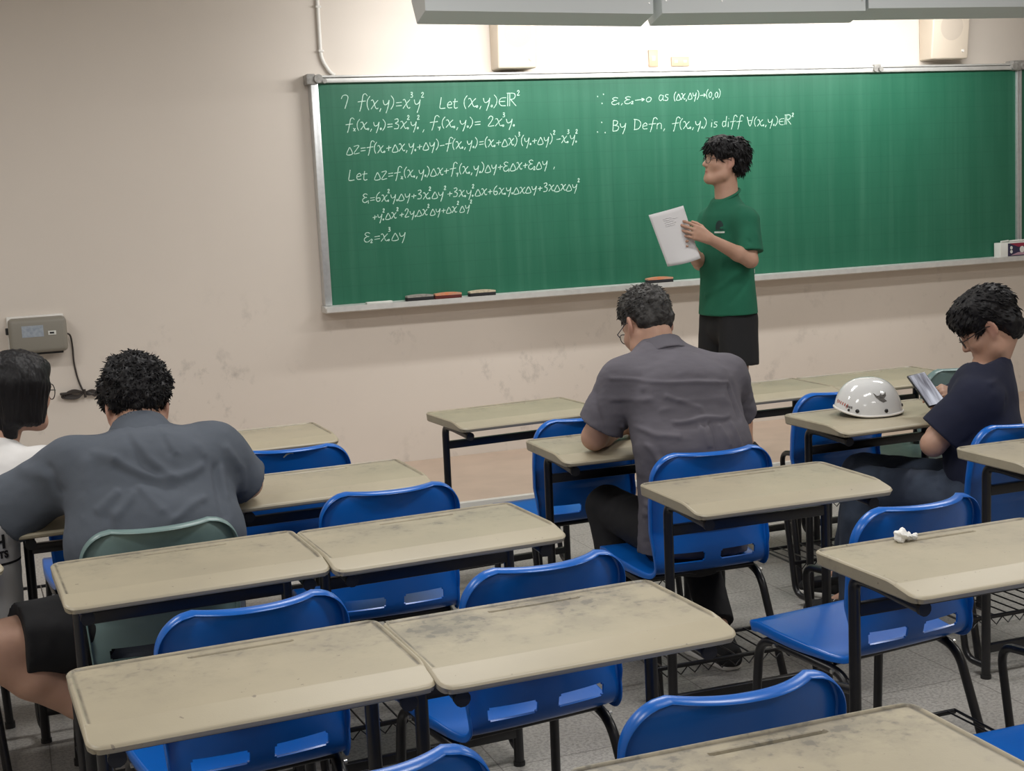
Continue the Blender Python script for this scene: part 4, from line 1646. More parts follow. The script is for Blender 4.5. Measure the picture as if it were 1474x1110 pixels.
class Head:
    """head measured in metres around the point between the ears at eye height"""

    def __init__(self, c, fwd, up=(0, 0, 1), s=1.0):
        self.c = np.asarray(c, float); self.R = frame_from(fwd, up); self.s = s

    def w(self, p):
        return self.c + self.R @ (np.asarray(p, float) * self.s)

    def loc(self, P):
        return ((P - self.c) @ self.R) / self.s

    def build(self, F):
        s = self.s
        e = lambda c, r, k=0.02, op='u', R=None: F.ell(self.w(c), np.array(r) * s, self.R if R is None else self.R @ R, k, op)
        cp = lambda a, b, ra, rb, k=0.012, op='u': F.caps(self.w(a), self.w(b), ra * s, rb * s, k, op)
        e((0, -.012, .040), (.074, .094, .082), .02)                 # skull
        e((0, .028, -.030), (.065, .066, .088), .03)                 # face mass
        e((0, .042, -.082), (.045, .046, .038), .03)                 # lower face
        cp((-.018, .072, -.103), (.018, .072, -.103), .017, .017, .025)   # chin
        for q in (-1, 1):
            cp((q * .060, -.004, -.040), (q * .056, .012, -.078), .016, .016, .03)
            cp((q * .056, .012, -.078), (q * .020, .064, -.106), .016, .014, .03)   # jaw line
            e((q * .040, .062, -.028), (.024, .022, .022), .025)       # cheek bone
            cp((q * .012, .089, .022), (q * .045, .072, .022), .010, .009, .016)   # brow ridge
        cp((0, .086, .012), (0, .106, -.024), .0085, .0115, .014)      # nose bridge
        e((0, .108, -.031), (.0115, .012, .010), .008)                 # tip
        for q in (-1, 1):
            e((q * .0115, .098, -.034), (.0075, .010, .0075), .006)    # wings
        for q in (-1, 1):
            e((q * .031, .095, .000), (.017, .014, .011), .012, 's')   # sockets
            e((q * .031, .074, .000), (.0135, .0135, .0135), .002)     # lids
        cp((-.019, .083, -.064), (.019, .083, -.064), .0065, .0065, .008)
        e((0, .090, -.063), (.014, .0075, .0058), .006)                # upper lip
        e((0, .088, -.074), (.014, .0080, .0065), .006)                # lower lip
        e((0, .100, -.0688), (.022, .012, .0016), .002, 's')           # mouth line
        for q in (-1, 1):                                              # ears
            a = 0.30 * q
            Re = np.array([[math.cos(a), -math.sin(a), 0], [math.sin(a), math.cos(a), 0], [0, 0, 1]])
            e((q * .078, -.014, -.004), (.009, .020, .033), .006, R=Re)
            e((q * .075, -.004, -.030), (.008, .010, .014), .008)
            e((q * .0875, -.008, .002), (.006, .011, .020), .004, 's', R=Re)

    def tint(self, P):
        L = self.loc(P)
        t = np.zeros((len(P), 3))
        lip = np.exp(-((L[:, 0] / .021) ** 4 + ((L[:, 1] - .093) / .012) ** 2 + ((L[:, 2] + .069) / .0095) ** 4))
        ear = 0.45 * np.exp(-(((np.abs(L[:, 0]) - .084) / .012) ** 2 + ((L[:, 1] + .012) / .03) ** 2 + ((L[:, 2] + .004) / .04) ** 2))
        t[:, 0] = np.clip(lip + ear, 0, 1)
        zz = 0.024 + 0.10 * (0.030 - np.abs(np.abs(L[:, 0]) - .030)) - .002
        brow = np.exp(-((np.clip(np.abs(np.abs(L[:, 0]) - .031) - .012, 0, 1) / .008) ** 2 + ((L[:, 2] - zz) / .0048) ** 2)) * (L[:, 1] > .05)
        lash = np.exp(-(((np.abs(L[:, 0]) - .031) / .013) ** 4 + ((L[:, 2] + .001) / .0032) ** 2)) * (L[:, 1] > .07)
        t[:, 1] = np.clip(brow + lash * 0.85, 0, 1)
        return t

    def glasses(self, parent, rx=.024, rz=.019, round_=2.6, drop=0.0):
        org = np.array(parent.location)
        b = bmesh.new()
        T = lambda p: Vector(self.w(p) - org)
        rims = []
        for q in (-1, 1):
            pts = []
            for i in range(28):
                a = 2 * PI * i / 28
                c, s = math.cos(a), math.sin(a)
                x = q * .033 + rx * math.copysign(abs(c) ** (2 / round_), c)
                z = -.003 + drop + rz * math.copysign(abs(s) ** (2 / round_), s)
                pts.append(T((x, .106 - 0.22 * max(abs(x) - .02, 0), z)))
            rims.append(pts)
            add_tube(b, pts, .0016 * self.s, 6, closed=True)
            add_tube(b, [T((q * (.033 + rx), .099, .004 + drop)), T((q * .076, .080, .006 + drop)), T((q * .083, .0, .010)), T((q * .082, -.022, .002))], .0017 * self.s, 6)
        add_tube(b, [T((-.033 + rx, .108, .002 + drop)), T((0, .113, .004 + drop)), T((.033 - rx, .108, .002 + drop))], .0016 * self.s, 6)
        g = bm_obj('glasses', b, M['glasses'], parent)
        b = bmesh.new()
        for pts in rims:
            b.faces.new([b.verts.new(p) for p in pts])
        bm_obj('lens', b, M['lens'], g, smooth=False)
        return g


def chain(F, pts, rad, k=0.012):
    for (a, b), (ra, rb) in zip(zip(pts, pts[1:]), zip(rad, rad[1:])):
        F.caps(a, b, ra, rb, k)


def hand(F, wrist, d, palm_n, side, curl=(0.5, 0.7, 0.5), spread=0.08, thumb=(0.75, 0.35), s=1.0, curls=None):
    """wrist point, pointing direction d, palm normal (towards the palm), side=+1 if the thumb is at +x of frame
    curl: bend angles (radians) at the three knuckles"""
    d = unit(d); n = unit(np.asarray(palm_n, float) - d * (np.asarray(palm_n, float) @ d)); x = np.cross(d, n) * side
    wrist = np.asarray(wrist, float)
    W = lambda a, b, c=0.0: wrist + (x * a + d * b + n * c) * s
    # palm: four metacarpals
    base = [(.026, .012), (.009, .010), (-.009, .011), (-.024, .013)]
    knk = [(.031, .088), (.010, .093), (-.011, .088), (-.030, .079)]
    for (bx, by), (kx, ky) in zip(base, knk):
        F.caps(W(bx * .7, by - .02), W(kx, ky), .0135 * s, .0115 * s, 0.014 * s)
    F.caps(W(.0, .03, .004), W(.0, .065, .004), .018 * s, .016 * s, 0.015 * s)
    lens = [(.042, .025, .020), (.046, .029, .021), (.042, .027, .021), (.033, .021, .019)]
    for i, (kx, ky) in enumerate(knk):
        cu = curls[i] if curls else curl
        p = W(kx, ky)
        ang = 0.0
        sp = (1.5 - i) * spread
        dirx = unit(d * math.cos(sp) + x * math.sin(sp))
        r0 = (.0092, .0095, .0090, .0080)[i] * s
        for j, L in enumerate(lens[i]):
            ang += cu[j]
            v = dirx * math.cos(ang) + n * math.sin(ang)
            q = p + v * L * s
            F.caps(p, q, r0 * (1 - .09 * j), r0 * (1 - .09 * (j + 1)), 0.004 * s)
            p = q
    # thumb from the side of the palm near its base
    p0 = W(.022, .018, .004); t1 = unit(x * thumb[0] + d * .75 + n * thumb[1])
    p1 = p0 + t1 * .042 * s
    t2 = unit(x * thumb[0] * .35 + d * 1.0 + n * thumb[1] * 1.3)
    p2 = p1 + t2 * .032 * s
    t3 = unit(x * thumb[0] * .1 + d * 1.0 + n * thumb[1] * 1.5)
    p3 = p2 + t3 * .024 * s
    F.caps(p0, p1, .0145 * s, .0110 * s, 0.012 * s)
    F.caps(p1, p2, .0105 * s, .0098 * s, 0.004 * s)
    F.caps(p2, p3, .0096 * s, .0080 * s, 0.004 * s)


def strands(name, PQ, keep, n, length, width, flow, material, parent, seed=1, jitter=0.5, lift=0.4):
    """short tapered locks growing out of a hair surface, one mesh"""
    P, Q = PQ
    r = np.random.default_rng(seed)
    N = normals(P, Q)
    ok = np.flatnonzero(keep(P))
    pick = r.choice(ok, min(n, len(ok)), replace=False)
    org = np.array(parent.location)
    vs, fs = [], []
    for i in pick:
        p, nn = P[i], N[i]
        L = length * r.uniform(.5, 1.25)
        fl = flow(p); fl = unit(fl - nn * (fl @ nn) * .9)
        d0 = unit(nn * lift * r.uniform(.6, 1.4) + fl + r.normal(0, jitter, 3) * .5)
        d1 = unit(d0 - nn * lift * .5 + r.normal(0, jitter, 3) * .7 + fl * .3)
        s = unit(np.cross(d0, r.normal(0, 1, 3))); t = np.cross(d0, s)
        w = width * r.uniform(.6, 1.3)
        a = p - nn * .004
        b = p + d0 * L * .5
        c = b + d1 * L * .5
        k = len(vs)
        for q, ww in ((a, w), (b, w * .7)):
            for th in (0, 2.094, 4.189):
                vs.append(q + (s * math.cos(th) + t * math.sin(th)) * ww - org)
        vs.append(c - org)
        for m in range(3):
            fs.append((k + m, k + (m + 1) % 3, k + 3 + (m + 1) % 3, k + 3 + m))
            fs.append((k + 3 + m, k + 3 + (m + 1) % 3, k + 6))
    return np.array(vs), fs


def hair_obj(F, material, parent, disp, locks=None, smooth=1):
    PQ = F.mesh(smooth, disp)
    P, Q = PQ
    org = np.array(parent.location)
    verts = (P - org).tolist()
    faces = [tuple(q) for q in Q.tolist()]
    for lk in (locks or []):
        vs, fs = strands('hair', PQ, parent=parent, material=material, **lk)
        k = len(verts)
        verts += vs.tolist()
        faces += [tuple(k + a for a in f) for f in fs]
    me = bpy.data.meshes.new('hair')
    me.from_pydata(verts, [], faces)
    me.shade_smooth()
    return mesh_obj('hair', me, material, parent)

from mathutils.bvhtree import BVHTree


def bvh_of(o, world_off):
    me = o.data
    vs = [Vector(v.co) + world_off for v in me.vertices]
    return BVHTree.FromPolygons(vs, [tuple(p.vertices) for p in me.polygons])


def decal(name, target, center, outward, up, polys, material, off=0.0015):
    """flat print following the cloth below it; polys in metres (x right as seen, y up)"""
    root = target.parent
    wo = Vector(root.location)
    tree = bvh_of(target, wo)
    n = Vector(outward).normalized(); u = Vector(up).normalized()
    r = u.cross(n).normalized(); u = n.cross(r)
    b = bmesh.new()
    for poly in polys:
        vs = []
        for (x, y) in poly:
            o = Vector(center) + r * x + u * y + n * 0.15
            hit = tree.ray_cast(o, -n, 0.4)
            p = hit[0] if hit[0] is not None else Vector(center) + r * x + u * y
            nn = hit[1] if hit[0] is not None else n
            if nn.dot(n) < 0: nn = -nn
            vs.append(b.verts.new(p + nn * off - wo))
        b.faces.new(vs)
    o = bm_obj(name, b, material, target, smooth=False)
    return o


def strip(x0, y0, x1, y1, n=6):
    """rectangle cut into n quads so it can follow a curved surface"""
    return [[(x0 + (x1 - x0) * i / n, y0), (x0 + (x1 - x0) * (i + 1) / n, y0), (x0 + (x1 - x0) * (i + 1) / n, y1), (x0 + (x1 - x0) * i / n, y1)] for i in range(n)]


def cloth_noise(P, amp=0.004, f=9.0, seed=0.0, st=(1, 1, 1)):
    S = np.array(st)
    return amp * (vnoise(P * S, f, seed) + 0.5 * vnoise(P * S, f * 2.3, seed + 7) + 0.2 * vnoise(P * S, f * 5.1, seed + 3))


def shoe(name, heel, toe, parent, w=0.048):
    """low canvas shoe: upper, sole and laces"""
    heel = np.asarray(heel, float); toe = np.asarray(toe, float)
    d = unit([toe[0] - heel[0], toe[1] - heel[1], 0]); sd = np.array([-d[1], d[0], 0])
    L = np.linalg.norm(toe - heel)
    org = np.array(parent.location)
    z0 = heel[2]
    W = lambda a, b, c: heel + sd * a + d * b + np.array([0, 0, c])
    F = Field(np.minimum(heel, toe) - .12, np.maximum(heel, toe) + .14, .004)
    F.ecaps(W(0, .01, .035), W(0, L - .05, .030), sd, w * .80, .038, w, .030, .02)
    F.ecaps(W(0, .025, .05), W(0, .05, .085), sd, .040, .045, .040, .045, .03)
    F.ecaps(W(0, .06, .06), W(0, L * .6, .045), sd, .035, .03, .04, .025, .03)
    F.plane_cut(W(0, 0, .016), (0, 0, -1), F.lo, F.lo + F.h * F.n)
    F.plane_cut(W(0, .03, .098), (0, 0, 1), F.lo, F.lo + F.h * F.n)
    up = to_obj(name, F.mesh(1), M['shoe'], parent)
    F = Field(np.minimum(heel, toe) - .12, np.maximum(heel, toe) + .12, .004)
    F.ecaps(W(0, .01, .012), W(0, L - .05, .012), sd, w * .86, .03, w * 1.08, .03, .02)
    F.plane_cut(W(0, 0, .022), (0, 0, 1), F.lo, F.lo + F.h * F.n)
    F.plane_cut(W(0, 0, .001), (0, 0, -1), F.lo, F.lo + F.h * F.n)
    s = to_obj('sole', F.mesh(1), M['sole'], parent)
    s.parent = up
    b = bmesh.new()
    for k in range(4):
        t = .085 + k * .022
        zz = .094 - k * .0105
        for sg in (-1, 1):
            add_tube(b, [Vector(W(sg * .026, t, zz - .006) - org), Vector(W(0, t + .011, zz + .002) - org), Vector(W(-sg * .026, t + .022, zz - .012) - org)], .0028, 6)
    bm_obj('laces', b, M['sole'], up)
    return up


ALLB = lambda F: (F.lo, F.lo + F.h * F.n)


# ------------------------------------------------------------------ 1. standing person in green
def person_green():
    root = empty('person', (3.75, 6.85, PLAT_Z), 0, 'person standing at the chalkboard in green tee and black shorts, holding a sheet of paper', 'person')
    f = unit([-.985, -.15, 0]); Lv = np.array([.15, -.985, 0]) / np.hypot(.15, .985)
    C = V(3.748, 6.85, 0)
    at = lambda z, a=0.0, b=0.0: np.array([C[0], C[1], z]) + Lv * a + f * b
    H = Head((3.745, 6.850, 1.738), (-.96, .13, .17))
    F = Field((3.15, 6.30, 0.085), (4.10, 7.30, 1.90), .0045)
    # torso
    F.ecaps(at(1.00), at(1.22), Lv, .12, .09, .12, .08, .03)
    F.ecaps(at(1.22), at(1.38), Lv, .12, .08, .13, .085, .03)
    F.caps(at(1.415, -.12), at(1.415, .12), .045, .045, .04)
    F.caps(at(1.46, 0, -.015), H.w((0, -.016, -.055)), .068, .061, .03)
    H.build(F)
    # arms: near (left) and far (right)
    sl, el, wl = at(1.422, .165, -.02), V(3.772, 6.632, 1.205), V(3.505, 6.605, 1.340)
    sr, er, wr = at(1.420, -.150, .0), V(3.640, 6.960, 1.190), V(3.490, 6.745, 1.265)
    for s_, e_, w_ in ((sl, el, wl), (sr, er, wr)):
        F.caps(s_, e_, .044, .039, .02)
        m = e_ + (w_ - e_) * .3
        F.caps(e_, m, .040, .040, .015)
        F.caps(m, w_, .040, .026, .015)
    hand(F, wl, V(-.118, -.012, .052), V(-.05, 1, .0), -1, spread=.05, thumb=(.55, .30),
         curls=[(.30, .45, .25), (.35, .50, .30), (.42, .58, .35), (.50, .65, .4)])
    hand(F, wr, V(-.75, -.50, .32), V(.45, -.85, 0.0), 1, spread=.05, thumb=(.6, .2), curl=(.3, .5, .3))
    # legs
    for a, kx, ky in ((.10, .02, .0), (-.10, .0, .03)):
        hip, kn, an = at(.97, a), at(.545, a * .95, kx), at(.19, a * .9, -.03)
        F.caps(hip, kn, .068, .056, .03)
        cf = kn + (an - kn) * .35 - f * .012
        F.caps(kn, cf, .056, .058, .02); F.caps(cf, an, .058, .036, .02)
        F.caps(an, at(.125, a * .9, .10), .036, .026, .02)
    PQ = F.mesh(2)
    to_obj('body', PQ, M['skin'], root, H.tint(PQ[0]))
    # T-shirt
    F = Field((3.35, 6.40, .80), (4.10, 7.25, 1.65), .0055)
    F.ecaps(at(.905), at(1.18), Lv, .185, .152, .168, .132, .03, flat=(True, False))
    F.ecaps(at(1.18), at(1.37), Lv, .168, .132, .150, .115, .03)
    F.caps(at(1.436, -.130, -.01), at(1.436, .130, -.01), .064, .064, .06)
    F.caps(at(1.455, 0, -.008), at(1.545, 0, -.004), .105, .072, .07)
    for s_, e_ in ((sl, el), (sr, er)):
        F.ecaps(s_ + V(0, 0, -.010), s_ + (e_ - s_) * .80, f, .064, .060, .078, .068, .05, flat=(False, True))
    # neckline
    F.plane_cut(at(1.560, 0, .0), V(-.42, -.05, .90), at(1.47) - .13, at(1.70) + .13)

    def disp(P, N):
        d = cloth_noise(P, .0035, 8, 1.0, (1, 1, .5))
        d += fold(P, [at(1.38, .09, .10), at(1.22, .11, .12), at(1.0, .10, .15)], .016, .010)
        d += fold(P, [at(1.16, .18, .02), at(1.08, .12, .12), at(1.02, .0, .15)], .020, .008)
        d += fold(P, [at(1.10, .19, -.02), at(.98, .15, .10)], .016, -.006)
        d += fold(P, [sl + V(.0, -.05, -.05), el + V(.03, -.06, .10)], .014, .006)
        d += fold(P, [sl + V(-.05, -.05, -.10), el + V(-.02, -.07, .09)], .012, -.006)
        return d
    PQ = F.mesh(1, disp)
    tee = to_obj('tee_shirt', PQ, M['tee_green'], root)
    b = bmesh.new()
    ringp = []
    for i in range(28):
        a = 2 * PI * i / 28
        ringp.append(Vector(at(1.553 - .036 * math.cos(a), math.sin(a) * .071, -.006 + math.cos(a) * .077) - np.array(root.location)))
    add_tube(b, ringp, .0075, 8, closed=True)
    cl = bm_obj('collar_band', b, M['tee_green'], root); cl.parent = tee
    # chest print and the print on the back edge
    arch = [(.024 * math.cos(t), -.004 + .036 * math.sin(t)) for t in np.linspace(0, PI, 15)]
    quads = [[(arch[i][0], -.018), (arch[i + 1][0], -.018), arch[i + 1], arch[i]] for i in range(14)]
    ctr = at(1.392, .085, .12)
    decal('chest_print', tee, ctr, f * .9 + Lv * .45, (0, 0, 1), quads, M['print_dark'])
    decal('chest_lettering', tee, ctr, f * .9 + Lv * .45, (0, 0, 1), strip(-.034, -.036, .030, -.027, 8), M['print_white'])
    bk = at(1.17, .10, -.13)
    decal('back_lettering', tee, bk, -f * .75 + Lv * .66, (0, 0, 1), strip(-.075, -.04, -.055, .035, 2) + strip(-.05, -.055, -.02, -.04, 2) + strip(-.05, .0, -.02, .02, 2), M['print_white'])
    # shorts
    F = Field((3.40, 6.50, .55), (4.05, 7.20, 1.10), .006)
    F.ecaps(at(.84), at(1.02), Lv, .160, .122, .145, .105, .03, flat=(False, True))
    for a in (.088, -.088):
        F.ecaps(at(.88, a), at(.630, a * 1.08, .012), Lv, .080, .120, .088, .120, .02, flat=(False, True))
    to_obj('shorts', F.mesh(1, lambda P, N: cloth_noise(P, .004, 9, 4.0, (1, 1, .5))), M['shorts_black'], root)
    for a in (.09, -.09):
        shoe('shoe', at(PLAT_Z, a, -.09), at(PLAT_Z, a * 1.15, .175), root)
    # hair
    F = Field(H.c - .22, H.c + .22, .0032)
    e = lambda c, r, k=.02, op='u': F.ell(H.w(c), r, H.R, k, op)
    e((0, -.030, .052), (.092, .112, .090))
    e((0, -.070, .010), (.080, .070, .085), .03)
    e((0, .030, .085), (.078, .075, .050), .03)
    for q in (-1, 1):
        e((q * .062, .030, .045), (.026, .050, .042), .02)
        e((q * .030, .082, .062), (.036, .026, .036), .02)
    e((0, .125, -.038), (.088, .078, .085), .012, 's')
    for q in (-1, 1):
        e((q * .092, .012, -.020), (.034, .038, .046), .012, 's')
    e((0, .03, -.13), (.12, .115, .075), .015, 's')
    flow = lambda p: H.R @ np.array([0, -.2, -.7])
    hair_obj(F, M['hair'], root, lambda P, N: .010 * vnoise(H.loc(P) * V(1.3, 1, .8), 30, 2) + .006 * vnoise(P, 64, 5),
             [dict(keep=lambda P: H.loc(P)[:, 2] > -.05, n=650, length=.040, width=.0055, flow=flow, seed=3, jitter=.40, lift=.30)])
    H.glasses(root)
    return root


# ------------------------------------------------------------------ 2. seated person in mauve grey shirt
def person_mauve():
    root = empty('person', (2.07, 4.12, 0), 0, 'person with greying hair bent over a desk in a mauve grey short sleeved shirt', 'person')
    X = V(1, 0, 0)
    pel, mid, upp, nb = V(2.075, 4.075, .50), V(2.085, 4.075, .76), V(2.090, 4.165, .935), V(2.072, 4.268, 1.050)
    H = Head((2.062, 4.345, 1.148), (-.12, .84, -.50), (0.05, 0, 1))
    F = Field((1.62, 3.85, 0), (2.60, 4.85, 1.33), .0048)
    F.ecaps(pel, mid, X, .16, .11, .15, .10, .04); F.ecaps(mid, upp, X, .15, .10, .17, .10, .04)
    F.caps(nb, H.w((0, -.030, -.050)), .062, .056, .03)
    H.build(F)
    sl, el, wl = V(1.905, 4.225, .980), V(1.818, 4.275, .793), V(1.990, 4.455, .778)
    sr, er, wr = V(2.285, 4.215, .960), V(2.372, 4.300, .790), V(2.190, 4.470, .778)
    for s_, e_, w_ in ((sl, el, wl), (sr, er, wr)):
        F.caps(s_, e_, .054, .043, .02)
        m = e_ + (w_ - e_) * .3
        F.caps(e_, m, .042, .043, .015); F.caps(m, w_, .043, .028, .015)
    hand(F, wl, V(.85, .45, .02), V(0, 0, -1), -1, curl=(.15, .25, .2), spread=.06)
    hand(F, wr, V(-.80, .5, .04), V(0, 0, -1), 1, curl=(.5, .6, .4), spread=.04)
    for hip, kn, an, to in ((V(1.985, 4.10, .475), V(1.935, 4.46, .500), V(1.93, 4.34, .11), V(1.90, 4.50, .05)),
                            (V(2.175, 4.10, .475), V(2.235, 4.50, .505), V(2.165, 4.10, .13), V(2.155, 4.20, .06))):
        F.caps(hip, kn, .080, .055, .03); F.caps(kn, an, .055, .035, .02); F.caps(an, to, .034, .026, .02)
    PQ = F.mesh(2)
    to_obj('body', PQ, M['skin'], root, H.tint(PQ[0]))
    # shirt
    F = Field((1.62, 3.85, .36), (2.58, 4.50, 1.16), .0055)
    F.ecaps(V(2.060, 4.055, .415), mid, X, .190, .125, .196, .122, .04, flat=(True, False))
    F.ecaps(mid, upp, X, .196, .122, .205, .118, .05)
    F.ecaps(upp, nb, X, .175, .105, .090, .075, .05)
    for s_, e_ in ((sl, el), (sr, er)):
        F.caps(nb + V(0, -.01, -.015), s_, .064, .076, .05)
        F.ecaps(s_, s_ + (e_ - s_) * .80, V(.3, 1, 0), .078, .078, .090, .082, .035, flat=(False, True))

    def disp(P, N):
        d = cloth_noise(P, .0045, 7, 2.0)
        d += cloth_noise(P, .0025, 16, 9.0, (.6, 1, 1.6))
        # back vent: overlapping edge and the pleat below it
        z0 = .868
        g = np.exp(-((P[:, 2] - z0 - .004 * np.sin(P[:, 0] * 40)) / .007) ** 2) * (P[:, 1] < 4.2) * np.clip((P[:, 0] - 1.97) / .02, 0, 1) * np.clip((2.20 - P[:, 0]) / .02, 0, 1)
        d += .007 * g - .004 * np.exp(-((P[:, 2] - z0 + .014) / .008) ** 2) * (P[:, 1] < 4.2) * np.clip((P[:, 0] - 1.97) / .02, 0, 1) * np.clip((2.20 - P[:, 0]) / .02, 0, 1)
        d -= .006 * np.exp(-((P[:, 0] - 2.10) / .007) ** 2) * (P[:, 2] < z0 - .01) * (P[:, 1] < 4.1)
        d += .004 * np.exp(-((P[:, 0] - 2.088) / .007) ** 2) * (P[:, 2] < z0 - .01) * (P[:, 1] < 4.1)
        for a, b, s, h in ((V(1.95, 4.06, .99), V(2.20, 4.05, .965), .012, .004), (V(1.93, 4.04, .90), V(2.25, 4.03, .91), .010, .004),
                           (V(2.0, 4.0, .85), V(2.16, 3.97, .80), .010, .006), (V(1.90, 4.08, .66), V(2.02, 3.96, .60), .012, .006),
                           (V(2.19, 3.97, .78), V(2.25, 3.98, .66), .010, .006), (V(1.95, 4.0, .76), V(1.93, 4.0, .55), .012, .006),
                           (V(2.24, 4.08, .95), V(2.27, 4.04, .72), .012, -.006), (V(1.925, 4.10, .95), V(1.915, 4.06, .72), .012, -.007),
                           (V(1.90, 4.0, .52), V(2.05, 3.94, .46), .012, .005)):
            d += fold(P, [a, b], s, h)
        for pts, sg, h in (([(2.060, .850), (2.076, .788)], .008, .008), ([(2.183, .845), (2.196, .761)], .008, .007), ([(2.13, .845), (2.15, .78)], .008, .006),
                           ([(1.837, 1.001), (2.000, .985), (2.213, .968)], .006, .005), ([(1.80, .984), (1.805, .89), (1.799, .804)], .008, -.006),
                           ([(2.217, .945), (2.230, .851)], .010, -.010), ([(1.847, .935), (1.933, .938)], .010, .006), ([(1.903, .792), (1.935, .674)], .011, .009),
                           ([(1.983, .944), (2.082, .900)], .010, .007), ([(1.835, .663), (1.881, .565)], .010, .009), ([(1.880, .841), (1.978, .819)], .009, .007),
                           ([(2.02, .93), (2.18, .915)], .010, .005), ([(1.92, .74), (2.0, .72)], .010, .006), ([(1.89, .60), (1.95, .50)], .010, .008)):
            d += fold_xz(P, N, pts, sg, h)
        return d
    sh = to_obj('shirt', F.mesh(1, disp), M['shirt_mauve'], root)
    # collar
    F = Field((1.93, 4.10, .95), (2.22, 4.42, 1.18), .004)
    ax = unit(V(-.02, .62, .78))
    cc = nb + V(0, -.012, .005)
    F.ecaps(cc - ax * .022, cc + ax * .036, X, .092, .084, .078, .072, 0, flat=(True, True))
    F.ecaps(cc - ax * .04, cc + ax * .07, X, .078, .070, .066, .062, 0, flat=(True, True), op='s')
    c = to_obj('collar', F.mesh(1), M['shirt_mauve'], root); c.parent = sh
    # trousers
    F = Field((1.70, 3.85, 0.05), (2.45, 4.68, .68), .006)
    F.ecaps(V(2.07, 4.06, .455), V(2.075, 4.07, .62), X, .172, .125, .160, .115, .03)
    for hip, kn, an in ((V(1.985, 4.10, .480), V(1.935, 4.46, .500), V(1.928, 4.34, .115)), (V(2.185, 4.10, .485), V(2.24, 4.50, .508), V(2.168, 4.10, .135))):
        F.caps(hip, kn, .094, .074, .03)
        F.ecaps(kn, an, X, .074, .074, .060, .062, .02, flat=(False, True))
    to_obj('trousers', F.mesh(1, lambda P, N: cloth_noise(P, .004, 9, 4.0)), M['trousers'], root)
    shoe('shoe', V(1.935, 4.28, 0.0), V(1.895, 4.54, 0.0), root)
    shoe('shoe', V(2.175, 4.02, 0.0), V(2.150, 4.28, 0.0), root)
    # short greying hair
    F = Field(H.c - .2, H.c + .2, .003)
    e = lambda c, r, k=.02, op='u': F.ell(H.w(c), r, H.R, k, op)
    e((0, -.016, .048), (.0815, .1035, .0885))
    e((0, .02, .085), (.066, .078, .052), .03)
    e((0, -.055, .0), (.068, .052, .055), .02)
    e((0, .12, -.05), (.10, .085, .10), .015, 's')
    e((0, .0, -.125), (.13, .16, .085), .015, 's')
    for q in (-1, 1):
        e((q * .085, .002, -.016), (.026, .040, .040), .012, 's')
    hair_obj(F, M['hair_grey'], root, lambda P, N: .0035 * vnoise(P, 60, 2) + .0025 * vnoise(P, 120, 5),
             [dict(keep=lambda P: H.loc(P)[:, 2] > .03, n=900, length=.016, width=.0022, flow=lambda p: H.R @ np.array([0, .6, -.2]), seed=5, jitter=.5, lift=.35)])
    H.glasses(root)
    return root


